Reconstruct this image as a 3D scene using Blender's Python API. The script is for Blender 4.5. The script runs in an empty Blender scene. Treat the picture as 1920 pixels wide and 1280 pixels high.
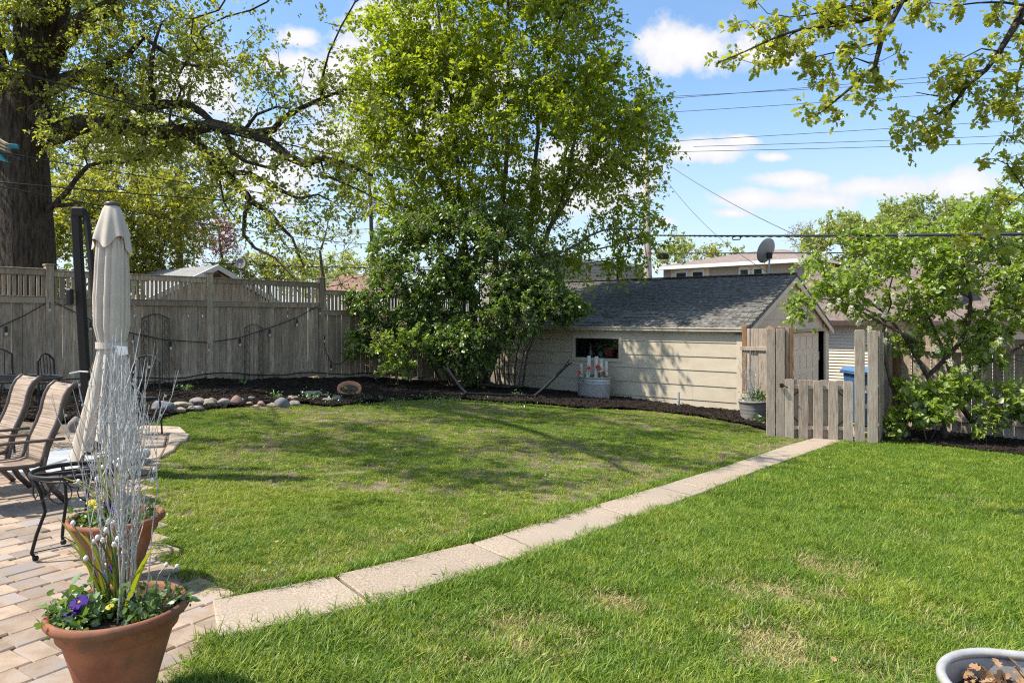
import bpy, bmesh, math, random
import numpy as np
from mathutils import Vector, Matrix, noise
R = math.radians
sc = bpy.context.scene
COL = sc.collection
random.seed(7)
RNG = np.random.default_rng(11)

# ------------------------------------------------------------ camera
EYE, F, HY = 1.5, 1330.0, 595.0
cam_d = bpy.data.cameras.new("camera")
cam = bpy.data.objects.new("camera", cam_d)
COL.objects.link(cam)
cam.location = (0, 0, EYE)
cam.rotation_euler = (R(90), 0, 0)
cam_d.sensor_width = 36
cam_d.lens = F/1920*36
cam_d.shift_y = -(640-HY)/1920
cam_d.clip_end = 2000
cam_d.clip_start = .05
sc.camera = cam
# ------------------------------------------------------------ sun, exposure
SUN_EL = 56
SH = Vector((-.985, -.17))
sun_d = bpy.data.lights.new("sun", 'SUN')
sun = bpy.data.objects.new("sun", sun_d)
COL.objects.link(sun)
SL = Vector((SH.x*math.cos(R(SUN_EL)), SH.y*math.cos(R(SUN_EL)), math.sin(R(SUN_EL))))
sun.rotation_euler = SL.to_track_quat('Z', 'Y').to_euler()
sun.location = (0, 0, 30)
sun_d.energy = 3.3
sun_d.angle = R(.55)
sun_d.color = (1, .94, .835)
sc.view_settings.view_transform = 'Standard'
sc.view_settings.look = 'None'
sc.view_settings.gamma = 1
sc.view_settings.exposure = 1.12
sc.view_settings.use_curve_mapping = False
sc.render.engine = 'CYCLES'
sc.cycles.use_denoising = False
sc.cycles.pixel_filter_type = 'BLACKMAN_HARRIS'
sc.cycles.filter_width = 1.15
sc.cycles.max_bounces = 7
sc.cycles.diffuse_bounces = 4
sc.cycles.transmission_bounces = 5
sc.cycles.transparent_max_bounces = 6
sc.cycles.caustics_reflective = False
sc.cycles.caustics_refractive = False
# ------------------------------------------------------------ sky
world = bpy.data.worlds.new("World")
sc.world = world
world.use_nodes = True
wt = world.node_tree
wt.nodes.clear()


class NT:
    """tiny node helper: values may be sockets or numbers"""
    def __init__(s, tree): s.t = tree
    def put(s, sock, v):
        if isinstance(v, bpy.types.NodeSocket): s.t.links.new(v, sock)
        elif v is not None: sock.default_value = v
    def n(s, typ, ins=None, **kw):
        nd = s.t.nodes.new(typ)
        for k, v in kw.items(): setattr(nd, k, v)
        for k, v in (ins or {}).items(): s.put(nd.inputs[k], v)
        return nd
    def m(s, op, a, b=None, c=None, clamp=False):
        nd = s.t.nodes.new('ShaderNodeMath'); nd.operation = op; nd.use_clamp = clamp
        s.put(nd.inputs[0], a)
        if b is not None: s.put(nd.inputs[1], b)
        if c is not None: s.put(nd.inputs[2], c)
        return nd.outputs[0]
    def noise(s, vec, scale, detail=3, rough=.55, dist=0):
        return s.n('ShaderNodeTexNoise', {'Vector': vec, 'Scale': scale, 'Detail': detail, 'Roughness': rough, 'Distortion': dist}).outputs[0]
    def ramp(s, fac, lo, hi):
        nd = s.n('ShaderNodeMapRange', {0: fac, 1: lo, 2: hi}); nd.interpolation_type = 'SMOOTHSTEP'
        return nd.outputs[0]
    def mix(s, fac, a, b, blend='MIX'):
        nd = s.t.nodes.new('ShaderNodeMix'); nd.data_type = 'RGBA'; nd.blend_type = blend
        s.put(nd.inputs[0], fac)
        s.put(nd.inputs[6], a if isinstance(a, bpy.types.NodeSocket) else (*a[:3], 1))
        s.put(nd.inputs[7], b if isinstance(b, bpy.types.NodeSocket) else (*b[:3], 1))
        return nd.outputs[2]


W_ = NT(wt)
sky = W_.n('ShaderNodeTexSky', sky_type='NISHITA')
sky.sun_disc = False
sky.sun_elevation = R(SUN_EL)
sky.sun_rotation = math.atan2(SH.x, SH.y)
sky.air_density = 1.0
sky.dust_density = 1.6
sky.ozone_density = 2.2
sky.altitude = 250
gen = W_.n('ShaderNodeTexCoord').outputs['Generated']
sep = W_.n('ShaderNodeSeparateXYZ', {0: gen})
dx, dy, dz = sep.outputs
ysafe = W_.m('MAXIMUM', dy, .05)
gx, gzz = W_.m('DIVIDE', dx, ysafe), W_.m('DIVIDE', dz, ysafe)
warp = W_.m('SUBTRACT', W_.noise(gen, 9, 6, .62), .5)
warp2 = W_.m('SUBTRACT', W_.noise(W_.n('ShaderNodeVectorMath', {0: gen, 1: (4, 7, 2)}, operation='ADD').outputs[0], 22, 5, .6), .5)
tot = None
for (cx, cy, rx, ry) in [(1300, 88, 120, 58), (1420, 100, 95, 42), (1310, 283, 75, 24), (1500, 336, 85, 17), (1640, 352, 150, 26), (1790, 345, 70, 32),
                         (1400, 372, 70, 20), (1540, 376, 90, 20), (565, 70, 50, 26), (555, 118, 75, 30), (660, 150, 130, 110), (740, 40, 80, 45),
                         (640, 260, 150, 60), (1455, 295, 32, 10), (1390, 265, 30, 9), (500, 330, 160, 60), (360, 160, 120, 90), (1100, 330, 150, 70),
                         (1245, 415, 34, 12), (250, 250, 150, 70), (860, 180, 130, 90), (60, 420, 90, 40), (1370, 400, 40, 10)]:
    X = W_.m('DIVIDE', W_.m('SUBTRACT', gx, (cx-960)/F), rx*1.22/F)
    Z = W_.m('DIVIDE', W_.m('SUBTRACT', gzz, (HY-cy)/F), ry*1.22/F)
    v = W_.m('SUBTRACT', 1.0, W_.m('SQRT', W_.m('ADD', W_.m('MULTIPLY', X, X), W_.m('MULTIPLY', Z, Z))))
    tot = v if tot is None else W_.m('MAXIMUM', tot, v)
front = W_.m('GREATER_THAN', dy, .3)
tot = W_.m('ADD', W_.m('MULTIPLY', tot, front), W_.m('MULTIPLY', W_.m('SUBTRACT', 1, front), -1.0))
# elsewhere: fair weather clouds on a plane
zs = W_.m('MAXIMUM', dz, .08)
pl = W_.n('ShaderNodeCombineXYZ', {0: W_.m('DIVIDE', dx, zs), 1: W_.m('DIVIDE', dy, zs), 2: 0.0}).outputs[0]
gen_cl = W_.m('MULTIPLY', W_.m('SUBTRACT', W_.noise(pl, .8, 6, .6), .56), 6)
away = W_.m('MAXIMUM', W_.m('SUBTRACT', 1, front), W_.m('GREATER_THAN', gzz, .62))
tot = W_.m('MAXIMUM', tot, W_.m('SUBTRACT', W_.m('MULTIPLY', W_.m('ADD', gen_cl, 1), away), 1))
dens = W_.m('ADD', tot, W_.m('ADD', W_.m('MULTIPLY', warp, 2.3), W_.m('MULTIPLY', warp2, 1.0)))
cmask = W_.m('MULTIPLY', W_.ramp(dens, .0, .55), W_.ramp(dz, -.01, .05))
thin = W_.m('MULTIPLY', W_.ramp(W_.noise(pl, .5, 5, .6), .45, .8), .22)
cmask = W_.m('MAXIMUM', cmask, thin)
skycol = W_.n('ShaderNodeMix', data_type='RGBA', blend_type='MULTIPLY')
W_.put(skycol.inputs[0], 1.0); W_.put(skycol.inputs[6], sky.outputs[0]); W_.put(skycol.inputs[7], (.64, .75, .80, 1))
cloudcol = W_.mix(W_.ramp(dens, .3, 1.4), (2.85, 2.85, 2.95), (3.6, 3.57, 3.5))
final = W_.mix(cmask, skycol.outputs[2], cloudcol)
hz_ = W_.m('MULTIPLY', W_.m('SUBTRACT', 1.0, W_.ramp(dz, -.02, .36)), .62)
final = W_.mix(hz_, final, (2.55, 2.72, 2.95))
bg = W_.n('ShaderNodeBackground', {0: final, 1: .15})
W_.t.links.new(bg.outputs[0], W_.n('ShaderNodeOutputWorld').inputs[0])

# ------------------------------------------------------------ place geometry
U = Vector((-.788, .616, 0)); V = -U; W = Vector((.616, .788, 0)); ZZ = Vector((0, 0, 1))
GA, GB = -.0572, -.0277


def gz(x, y):
    u = max(-30, min(24, -.788*x+.616*y)); w = max(-8, min(27, .616*x+.788*y))
    return .028*u-.057*w


def P(px, py, d):
    return Vector(((px-960)/F*d, d, EYE-(py-HY)/F*d))


def G(px, py):
    X = (px-960)/F; Z = -(py-HY)/F
    d = EYE/((GA*X+GB)-Z)
    return Vector((X*d, d, (GA*X+GB)*d))


def onplane(px, py, p0, n):
    r = Vector(((px-960)/F, 1, -(py-HY)/F)); o = Vector((0, 0, EYE))
    return o+r*((p0-o).dot(n)/r.dot(n))


def inpoly(xs, ys, poly):
    res = np.zeros(len(xs), bool)
    j = len(poly)-1
    for i in range(len(poly)):
        xi, yi, xj, yj = poly[i][0], poly[i][1], poly[j][0], poly[j][1]
        c = ((yi > ys) != (yj > ys)) & (xs < (xj-xi)*(ys-yi)/((yj-yi) if abs(yj-yi) > 1e-9 else 1e-9)+xi)
        res ^= c
        j = i
    return res


# ------------------------------------------------------------ object helpers
def wl(o):
    v = Vector((0, 0, 0))
    while o is not None:
        v += o.location; o = o.parent
    return v


def tag(o, label=None, cat=None, group=None, kind=None):
    if label: o['label'] = label
    if cat: o['category'] = cat
    if group: o['group'] = group
    if kind: o['kind'] = kind
    return o


def thing(name, label, cat, loc, group=None):
    o = bpy.data.objects.new(name, None)
    COL.objects.link(o); o.location = loc; o.empty_display_size = .1
    return tag(o, label, cat, group)


def struct(name, loc=(0, 0, 0)):
    o = bpy.data.objects.new(name, None); COL.objects.link(o); o.location = loc
    o['kind'] = 'structure'
    return o


def addobj(name, me, parent=None, kind=None):
    o = bpy.data.objects.new(name, me); COL.objects.link(o)
    if parent is not None: o.parent = parent
    if kind: o['kind'] = kind
    return o


def piece(name, me, parent, M, kind=None):
    """a mesh placed with world matrix M under an unrotated parent"""
    o = addobj(name, me, parent, kind)
    o.matrix_basis = Matrix.Translation(-wl(parent)) @ M if parent is not None else M
    return o


def frame(o, x, y, z, s=(1, 1, 1)):
    m = Matrix.Identity(4)
    for i, a in enumerate((x, y, z)):
        for r in range(3): m[r][i] = a[r]*s[i]
    for r in range(3): m[r][3] = o[r]
    return m


class MB:
    def __init__(s): s.v = []; s.f = []
    def box(s, c, size, ax=(Vector((1, 0, 0)), Vector((0, 1, 0)), Vector((0, 0, 1)))):
        c = Vector(c); b = len(s.v); hx, hy, hz = size[0]/2, size[1]/2, size[2]/2
        for k in (-1, 1):
            for j in (-1, 1):
                for i in (-1, 1): s.v.append(c+ax[0]*hx*i+ax[1]*hy*j+ax[2]*hz*k)
        for q in ((0, 2, 3, 1), (4, 5, 7, 6), (0, 1, 5, 4), (2, 6, 7, 3), (0, 4, 6, 2), (1, 3, 7, 5)): s.f.append([b+i for i in q])
        return s
    def poly(s, pts):
        b = len(s.v); s.v += [Vector(p) for p in pts]; s.f.append(list(range(b, b+len(pts)))); return s
    def prism(s, pts, off):
        """closed prism: polygon pts extruded by vector off"""
        n = len(pts); b = len(s.v); off = Vector(off)
        s.v += [Vector(p) for p in pts]+[Vector(p)+off for p in pts]
        s.f.append(list(range(b, b+n))[::-1]); s.f.append(list(range(b+n, b+2*n)))
        for i in range(n): s.f.append([b+i, b+(i+1) % n, b+n+(i+1) % n, b+n+i])
        return s
    def tube(s, pts, r, n=8, cap=True, closed=False, sq=None):
        pts = [Vector(p) for p in pts]; m = len(pts)
        rr = r if isinstance(r, (list, tuple, np.ndarray)) else [r]*m
        prev = None; b = len(s.v)
        for i, p in enumerate(pts):
            if closed: t = pts[(i+1) % m]-pts[i-1]
            else: t = pts[min(i+1, m-1)]-pts[max(i-1, 0)]
            if t.length < 1e-9: t = Vector((0, 0, 1))
            t.normalize()
            if prev is None:
                a = Vector((0, 0, 1)) if abs(t.z) < .9 else Vector((1, 0, 0))
                prev = t.cross(a).normalized()
            nn = (prev-t*prev.dot(t))
            if nn.length < 1e-6: nn = t.orthogonal()
            nn.normalize(); bb = t.cross(nn); prev = nn
            for k in range(n):
                an = 2*math.pi*(k+.5)/n
                s.v.append(p+nn*(math.cos(an)*rr[i]*(sq[0] if sq else 1))+bb*(math.sin(an)*rr[i]*(sq[1] if sq else 1)))
        for i in range(m if closed else m-1):
            j = (i+1) % m
            for k in range(n): s.f.append([b+i*n+k, b+i*n+(k+1) % n, b+j*n+(k+1) % n, b+j*n+k])
        if cap and not closed:
            s.f.append([b+k for k in range(n)][::-1]); s.f.append([b+(m-1)*n+k for k in range(n)])
        return s
    def lathe(s, prof, c, n=32, fn=None, sx=1, sy=1, ax=None):
        c = Vector(c); b = len(s.v); m = len(prof)
        ax = ax or (Vector((1, 0, 0)), Vector((0, 1, 0)), Vector((0, 0, 1)))
        for (r, z) in prof:
            for k in range(n):
                a = 2*math.pi*k/n; q = r*(fn(a, z) if fn else 1)
                s.v.append(c+ax[0]*(math.cos(a)*q*sx)+ax[1]*(math.sin(a)*q*sy)+ax[2]*z)
        for i in range(m-1):
            for k in range(n): s.f.append([b+i*n+k, b+i*n+(k+1) % n, b+(i+1)*n+(k+1) % n, b+(i+1)*n+k])
        return s
    def mesh(s, name, mat, smooth=False):
        me = bpy.data.meshes.new(name)
        me.from_pydata([tuple(v) for v in s.v], [], s.f)
        if smooth: me.polygons.foreach_set('use_smooth', [True]*len(me.polygons))
        if mat: me.materials.append(mat)
        me.update()
        return me
    def build(s, name, mat, parent=None, smooth=False, bevel=0, kind=None):
        off = wl(parent) if parent is not None else Vector((0, 0, 0))
        s.v = [Vector(v)-off for v in s.v]
        me = s.mesh(name, mat, smooth)
        if bevel: bevel_mesh(me, bevel)
        return addobj(name, me, parent, kind)


def bevel_mesh(me, w, seg=1):
    bm = bmesh.new(); bm.from_mesh(me)
    bmesh.ops.bevel(bm, geom=[e for e in bm.edges if len(e.link_faces) == 2 and e.calc_face_angle(0) > .5], offset=w, segments=seg, affect='EDGES', clamp_overlap=True)
    bm.to_mesh(me); bm.free()


def unit_box(name, mat, bev=.06, dims=(1, 1, 1)):
    """box of size dims centred at 0, bevelled"""
    me = MB().box((0, 0, 0), dims).mesh(name, mat)
    if bev: bevel_mesh(me, bev)
    return me


# ------------------------------------------------------------ materials
def mat(name, c1, c2=None, scale=4, detail=4, stretch=(1, 1, 1), rough=.85, bump=0, bscale=None, bdist=.02, rnd=0, spec=.3, metal=0, lo=.3, hi=.7,
        c3=None, s3=1.5, lo3=.45, hi3=.7, obj=False, bstretch=None):
    m = bpy.data.materials.new(name); m.use_nodes = True
    t = m.node_tree; t.nodes.clear(); N = NT(t)
    src = N.n('ShaderNodeTexCoord').outputs['Object'] if obj else N.n('ShaderNodeNewGeometry').outputs['Position']
    oi = N.n('ShaderNodeObjectInfo').outputs['Random']
    shift = N.n('ShaderNodeCombineXYZ', {0: N.m('MULTIPLY', oi, 37.0), 1: N.m('MULTIPLY', oi, 11.0), 2: N.m('MULTIPLY', oi, 53.0)}).outputs[0] if rnd else (0, 0, 0)
    vec = N.n('ShaderNodeVectorMath', {0: src, 1: shift}, operation='ADD').outputs[0]
    vs = N.n('ShaderNodeVectorMath', {0: vec, 1: stretch}, operation='MULTIPLY').outputs[0]
    col = (*c1, 1)
    if c2: col = N.mix(N.ramp(N.noise(vs, scale, detail, .6), lo, hi), c1, c2)
    if c3: col = N.mix(N.ramp(N.noise(vec, s3, 4, .6), lo3, hi3), col if c2 else c1, c3)
    if rnd:
        f = N.m('ADD', N.m('MULTIPLY', oi, 2*rnd), 1-rnd)
        g = N.n('ShaderNodeCombineColor', {0: f, 1: f, 2: f}).outputs[0]
        col = N.mix(1.0, col if c2 or c3 else c1, g, 'MULTIPLY')
    bs = N.n('ShaderNodeBsdfPrincipled', {'Base Color': col, 'Roughness': rough, 'Metallic': metal, 'Specular IOR Level': spec})
    if bump:
        bv = N.n('ShaderNodeVectorMath', {0: vec, 1: bstretch or stretch}, operation='MULTIPLY').outputs[0]
        N.put(bs.inputs['Normal'], N.n('ShaderNodeBump', {'Height': N.noise(bv, bscale or scale, 5, .6), 'Strength': bump, 'Distance': bdist}).outputs[0])
    t.links.new(bs.outputs[0], N.n('ShaderNodeOutputMaterial').inputs[0])
    return m


def leafmat(name, ca, cb, cc, trans=.42, tcol=1.5, gloss=.05):
    """thin leaf: per leaf attribute 'rnd' picks the colour"""
    m = bpy.data.materials.new(name); m.use_nodes = True
    t = m.node_tree; t.nodes.clear(); N = NT(t)
    r = N.n('ShaderNodeAttribute', attribute_name='rnd').outputs['Fac']
    col = N.mix(N.ramp(r, 0, .5), ca, cb); col = N.mix(N.ramp(r, .5, 1), col, cc)
    tc = N.mix(1.0, col, (tcol, tcol*1.0, tcol*.55), 'MULTIPLY')
    d = N.n('ShaderNodeBsdfDiffuse', {0: col}).outputs[0]
    tr = N.n('ShaderNodeBsdfTranslucent', {0: tc}).outputs[0]
    g = N.n('ShaderNodeBsdfGlossy', {0: (1, 1, 1, 1), 'Roughness': .45}).outputs[0]
    mx = N.n('ShaderNodeMixShader', {0: trans, 1: d, 2: tr}).outputs[0]
    mx = N.n('ShaderNodeMixShader', {0: gloss, 1: mx, 2: g}).outputs[0]
    t.links.new(mx, N.n('ShaderNodeOutputMaterial').inputs[0])
    return m


M = {}
M['fence'] = mat('fence_wood', (.26, .19, .125), (.53, .41, .29), 5, 5, (6, 6, .7), bump=.5, bscale=9, bdist=.01, rnd=.28, c3=(.29, .235, .17), s3=1.1)
M['gatewood'] = mat('gate_wood', (.31, .235, .17), (.54, .435, .33), 6, 5, (6, 6, .7), bump=.4, bscale=9, bdist=.008, rnd=.16, c3=(.44, .37, .285), s3=2)
M['redwood'] = mat('brown_post_wood', (.20, .105, .05), (.30, .17, .09), 7, 4, (5, 5, .6), bump=.4, bdist=.008)
M['siding'] = mat('cream_siding', (.54, .455, .33), (.60, .515, .385), 2, 5, (1, 1, 2.5), rough=.7, bump=.25, bscale=26, bdist=.004, rnd=.035, c3=(.42, .33, .22), s3=1.1, lo3=.5, hi3=.8)
M['trim'] = mat('cream_trim', (.58, .49, .36), (.64, .55, .42), 3, 3, rough=.6, bump=.15, bscale=20, bdist=.003)
M['gutter'] = mat('gutter_paint', (.70, .62, .48), (.55, .47, .35), 4, 4, rough=.45)
M['shingle'] = mat('dark_shingle', (.068, .064, .056), (.205, .192, .168), 9, 5, rough=.95, bump=.6, bscale=120, bdist=.004, rnd=.38, spec=.2)
M['brownroof'] = mat('brown_shingle', (.16, .12, .10), (.25, .195, .165), 7, 5, rough=.95, bump=.5, bscale=60, bdist=.01, rnd=.2)
M['dark'] = mat('near_black', (.008, .008, .009), rough=.9)
M['white'] = mat('white_paint', (.72, .72, .70), (.62, .62, .6), 5, rough=.5)
M['paver'] = mat('clay_paver', (.27, .195, .135), (.40, .30, .215), 7, 5, rough=.92, bump=.5, bscale=70, bdist=.004, rnd=.22, c3=(.29, .25, .225), s3=3.5)
M['sand'] = mat('joint_sand', (.22, .17, .12), (.12, .095, .07), 12, 4, rough=1, bump=.5, bscale=60, bdist=.01)
M['concrete'] = mat('aggregate_concrete', (.25, .19, .137), (.50, .40, .30), 85, 6, rough=.95, bump=.8, bscale=130, bdist=.004, c3=(.34, .275, .21), s3=1.6, rnd=.09)
M['stone'] = mat('flagstone', (.36, .28, .20), (.47, .38, .29), 4, 5, rough=.9, bump=.5, bscale=14, bdist=.02, rnd=.15)
M['soil'] = mat('lawn_soil', (.15, .11, .07), (.09, .085, .035), 3.2, 6, rough=1, bump=.8, bscale=22, bdist=.03, c3=(.27, .21, .14), s3=1.2, lo3=.5, hi3=.72)
M['mulch'] = mat('dark_mulch', (.010, .007, .005), (.026, .018, .013), 14, 5, rough=1, bump=1, bscale=24, bdist=.05)
M['chip'] = mat('mulch_chip', (.010, .007, .005), (.048, .032, .022), 30, 3, rough=.95, c3=(.08, .055, .04), s3=9, lo3=.6, hi3=.8)
M['bark'] = mat('oak_bark', (.024, .018, .013), (.11, .085, .062), 6, 6, (3, 3, .55), rough=.95, bump=1, bscale=7, bdist=.09)
M['bark2'] = mat('grey_bark', (.075, .06, .047), (.18, .15, .12), 8, 5, (3, 3, .8), rough=.95, bump=.8, bscale=10, bdist=.03)
M['twigbark'] = mat('brown_bark', (.07, .052, .038), (.15, .115, .085), 8, 4, rough=.95, bump=.6, bscale=12, bdist=.02)
M['terra'] = mat('terracotta', (.17, .058, .03), (.37, .145, .075), 4, 6, rough=.75, bump=.3, bscale=30, bdist=.004, c3=(.17, .095, .055), s3=6, lo3=.45, hi3=.7)
M['terra2'] = mat('light_terracotta', (.48, .20, .11), (.60, .28, .17), 6, 4, rough=.8)
M['potsoil'] = mat('potting_soil', (.05, .033, .024), (.16, .11, .08), 60, 5, rough=1, bump=1, bscale=80, bdist=.02)
M['silver'] = mat('silver_twig', (.34, .335, .32), (.60, .60, .58), 60, 3, rough=.4, spec=.6, metal=.25)
M['iron'] = mat('black_iron', (.010, .010, .011), (.02, .019, .02), 20, 3, rough=.5, spec=.3)
M['bronze'] = mat('brown_metal', (.075, .05, .04), (.095, .066, .052), 20, 3, rough=.4, spec=.5)
M['canvas'] = mat('beige_canvas', (.52, .455, .375), (.60, .535, .445), 4, 4, rough=.9, bump=.25, bscale=90, bdist=.003)
M['post'] = mat('umbrella_post', (.018, .016, .014), rough=.5, spec=.25)
M['greyplastic'] = mat('grey_plastic', (.36, .37, .38), (.42, .43, .44), 6, rough=.55)
M['galv'] = mat('galvanised_steel', (.40, .385, .36), (.55, .535, .50), 9, 4, rough=.5, metal=.3, bump=.1, bscale=20, bdist=.004)
M['birch'] = mat('birch_bark', (.72, .68, .62), (.10, .07, .05), 16, 4, (1, 1, 2.2), rough=.8, lo=.58, hi=.66)
M['redflower'] = mat('red_petal', (.55, .04, .02), (.75, .12, .05), 20, rough=.6)
M['polewood'] = mat('pole_wood', (.36, .31, .26), (.52, .46, .40), 7, 4, (4, 4, .4), rough=.95, bump=.5)
M['cable'] = mat('black_cable', (.02, .02, .021), (.04, .04, .042), 30, rough=.6)
M['thinwire'] = mat('grey_wire', (.09, .095, .10), rough=.7)
M['glass'] = mat('dark_glass', (.015, .018, .02), rough=.05, spec=.8)
M['bulb'] = mat('clear_bulb', (.55, .55, .5), rough=.08, spec=.8)
M['taupe'] = mat('taupe_siding', (.36, .31, .265), (.40, .35, .30), 2, rough=.8)
M['vinyl'] = mat('vinyl_siding', (.60, .53, .43), (.64, .57, .47), 2, rough=.55)
M['greyshake'] = mat('grey_shakes', (.30, .265, .235), (.38, .34, .30), 3, rough=.9, rnd=.08)
M['peach'] = mat('pinkish_siding', (.46, .33, .25), (.5, .37, .29), 3, rough=.8)
M['greyroof'] = mat('grey_shingle', (.20, .195, .185), (.30, .29, .28), 6, rough=.95, rnd=.1)
M['blue'] = mat('blue_plastic', (.035, .09, .19), (.05, .12, .24), 5, rough=.5)
M['door'] = mat('door_paint', (.62, .51, .37), (.66, .55, .41), 4, rough=.5)
M['plasticpot'] = mat('ribbed_pot', (.20, .18, .16), (.27, .245, .22), 8, rough=.7)
M['teal'] = mat('teal_paint', (.03, .22, .26), (.05, .30, .33), 12, rough=.6)
M['plank'] = mat('raw_wood', (.36, .25, .16), (.48, .36, .25), 8, 4, (4, .6, 4), rough=.8)
M['leaflit'] = mat('dry_leaf', (.24, .13, .06), (.42, .27, .15), 22, 3, rough=.8, rnd=.2)
M['deadbloom'] = mat('dried_bloom', (.28, .19, .125), (.40, .29, .2), 30, rough=.9)
M['rock'] = mat('boulder', (.19, .165, .145), (.33, .29, .26), 6, 5, rough=.85, bump=.4, bscale=20, bdist=.01, rnd=.15)
M['rockpink'] = mat('pink_boulder', (.25, .14, .11), (.38, .24, .2), 9, 5, rough=.85, bump=.4, bscale=20, bdist=.01, rnd=.1)
M['rockgrey'] = mat('bluish_boulder', (.11, .115, .125), (.22, .22, .23), 7, 5, rough=.85, bump=.4, bscale=20, bdist=.01, rnd=.1)
M['rocktan'] = mat('tan_boulder', (.25, .20, .135), (.40, .34, .26), 7, 5, rough=.85, bump=.4, bscale=20, bdist=.01, rnd=.1)
# leaves
M['l_maple'] = leafmat('maple_leaf', (.13, .175, .014), (.22, .27, .018), (.33, .36, .026), .58, tcol=2.0, gloss=.03)
M['l_oak'] = leafmat('oak_leaf', (.15, .18, .03), (.24, .26, .045), (.33, .34, .06), .55, tcol=1.9)
M['l_oak2'] = leafmat('young_oak_leaf', (.16, .20, .03), (.29, .31, .03), (.38, .36, .05), .55, tcol=1.8)
M['l_lilac'] = leafmat('lilac_leaf', (.075, .13, .018), (.125, .20, .024), (.20, .28, .035), .42, tcol=1.8, gloss=.07)
M['l_white'] = leafmat('pale_lilac_leaf', (.16, .22, .028), (.24, .32, .045), (.32, .41, .07), .48, tcol=1.8, gloss=.06)
M['l_back'] = leafmat('far_leaf', (.22, .26, .07), (.30, .34, .09), (.38, .40, .12), .5, tcol=1.7)
M['l_yel'] = leafmat('yellow_green_leaf', (.18, .21, .02), (.28, .29, .03), (.36, .33, .045), .5, tcol=1.7)
M['l_red'] = leafmat('red_leaf', (.17, .05, .045), (.26, .09, .075), (.33, .14, .11), .4)
M['l_pale'] = leafmat('pale_bud', (.26, .20, .15), (.34, .27, .20), (.36, .33, .22), .4)
M['l_bloom'] = leafmat('mauve_bloom', (.25, .14, .14), (.38, .25, .235), (.46, .34, .30), .3)
M['l_wbloom'] = leafmat('white_bloom', (.55, .55, .45), (.66, .66, .56), (.75, .75, .68), .35)
M['l_seed'] = leafmat('maple_seed', (.16, .10, .035), (.22, .15, .05), (.26, .20, .06), .4)
M['grass'] = leafmat('grass_mid', (.04, .095, .008), (.11, .20, .013), (.26, .34, .045), .30, tcol=1.5, gloss=.018)
M['grass2'] = leafmat('grass_yellow', (.12, .185, .012), (.25, .32, .025), (.42, .43, .09), .30, tcol=1.4, gloss=.018)
M['grass3'] = leafmat('grass_dry', (.34, .26, .12), (.50, .41, .22), (.26, .28, .05), .25, tcol=1.2, gloss=.01)
M['yleaf'] = leafmat('yellow_blade', (.30, .32, .02), (.42, .42, .03), (.20, .27, .03), .4)
M['herb'] = leafmat('herb_leaf', (.06, .13, .02), (.11, .20, .035), (.22, .32, .06), .35, gloss=.08)
M['purple'] = leafmat('purple_petal', (.045, .008, .17), (.07, .012, .24), (.1, .02, .3), .2, gloss=.01)
M['yellow'] = leafmat('yellow_petal', (.62, .52, .05), (.66, .6, .09), (.7, .66, .18), .3, gloss=.01)
M['wbud'] = mat('white_bud', (.72, .62, .58), (.78, .74, .70), 40, rough=.6)
# ------------------------------------------------------------ numpy meshes
def npmesh(name, verts, faces, m, rnd=None, smooth=False):
    """verts (n,3); faces (k,c) all the same size"""
    me = bpy.data.meshes.new(name)
    me.vertices.add(len(verts)); me.vertices.foreach_set('co', np.ascontiguousarray(verts, dtype=np.float32).ravel())
    k, c = faces.shape
    me.loops.add(k*c); me.loops.foreach_set('vertex_index', np.ascontiguousarray(faces, dtype=np.int32).ravel())
    me.polygons.add(k); me.polygons.foreach_set('loop_start', np.arange(0, k*c, c, dtype=np.int32))
    try: me.polygons.foreach_set('loop_total', np.full(k, c, dtype=np.int32))
    except Exception: pass
    if smooth: me.polygons.foreach_set('use_smooth', np.ones(k, bool))
    if rnd is not None:
        a = me.attributes.new('rnd', 'FLOAT', 'POINT'); a.data.foreach_set('value', np.ascontiguousarray(rnd, dtype=np.float32))
    me.materials.append(m); me.update(calc_edges=True)
    return me


def nrm(a): return a/np.maximum(np.linalg.norm(a, axis=-1, keepdims=True), 1e-9)


T_DIA = (np.array([(0, 0, 0), (.3, .42, .07), (0, 1, -.05), (-.3, .42, .07)]), np.array([(0, 1, 2), (0, 2, 3)]))
T_HEART = (np.array([(0, 0, 0), (.33, .22, .08), (.30, .55, .05), (0, 1, -.1), (-.30, .55, .05), (-.33, .22, .08)]), np.array([(0, 1, 2, 3), (0, 3, 4, 5)]))
_o = [(0, 0), (.10, .18), (.27, .26), (.16, .40), (.36, .58), (.18, .66), (.20, .88), (0, 1)]
T_OAK = (np.array([(x, y, .06*abs(x)/.3) for x, y in _o]+[(-x, y, .06*abs(x)/.3) for x, y in _o[1:-1][::-1]]),
         np.array([(0, 1, 13), (1, 2, 3), (13, 11, 12), (1, 3, 13), (3, 11, 13), (3, 4, 5), (11, 9, 10), (3, 5, 11), (5, 9, 11), (5, 6, 7), (9, 7, 8), (5, 7, 9)]))


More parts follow.
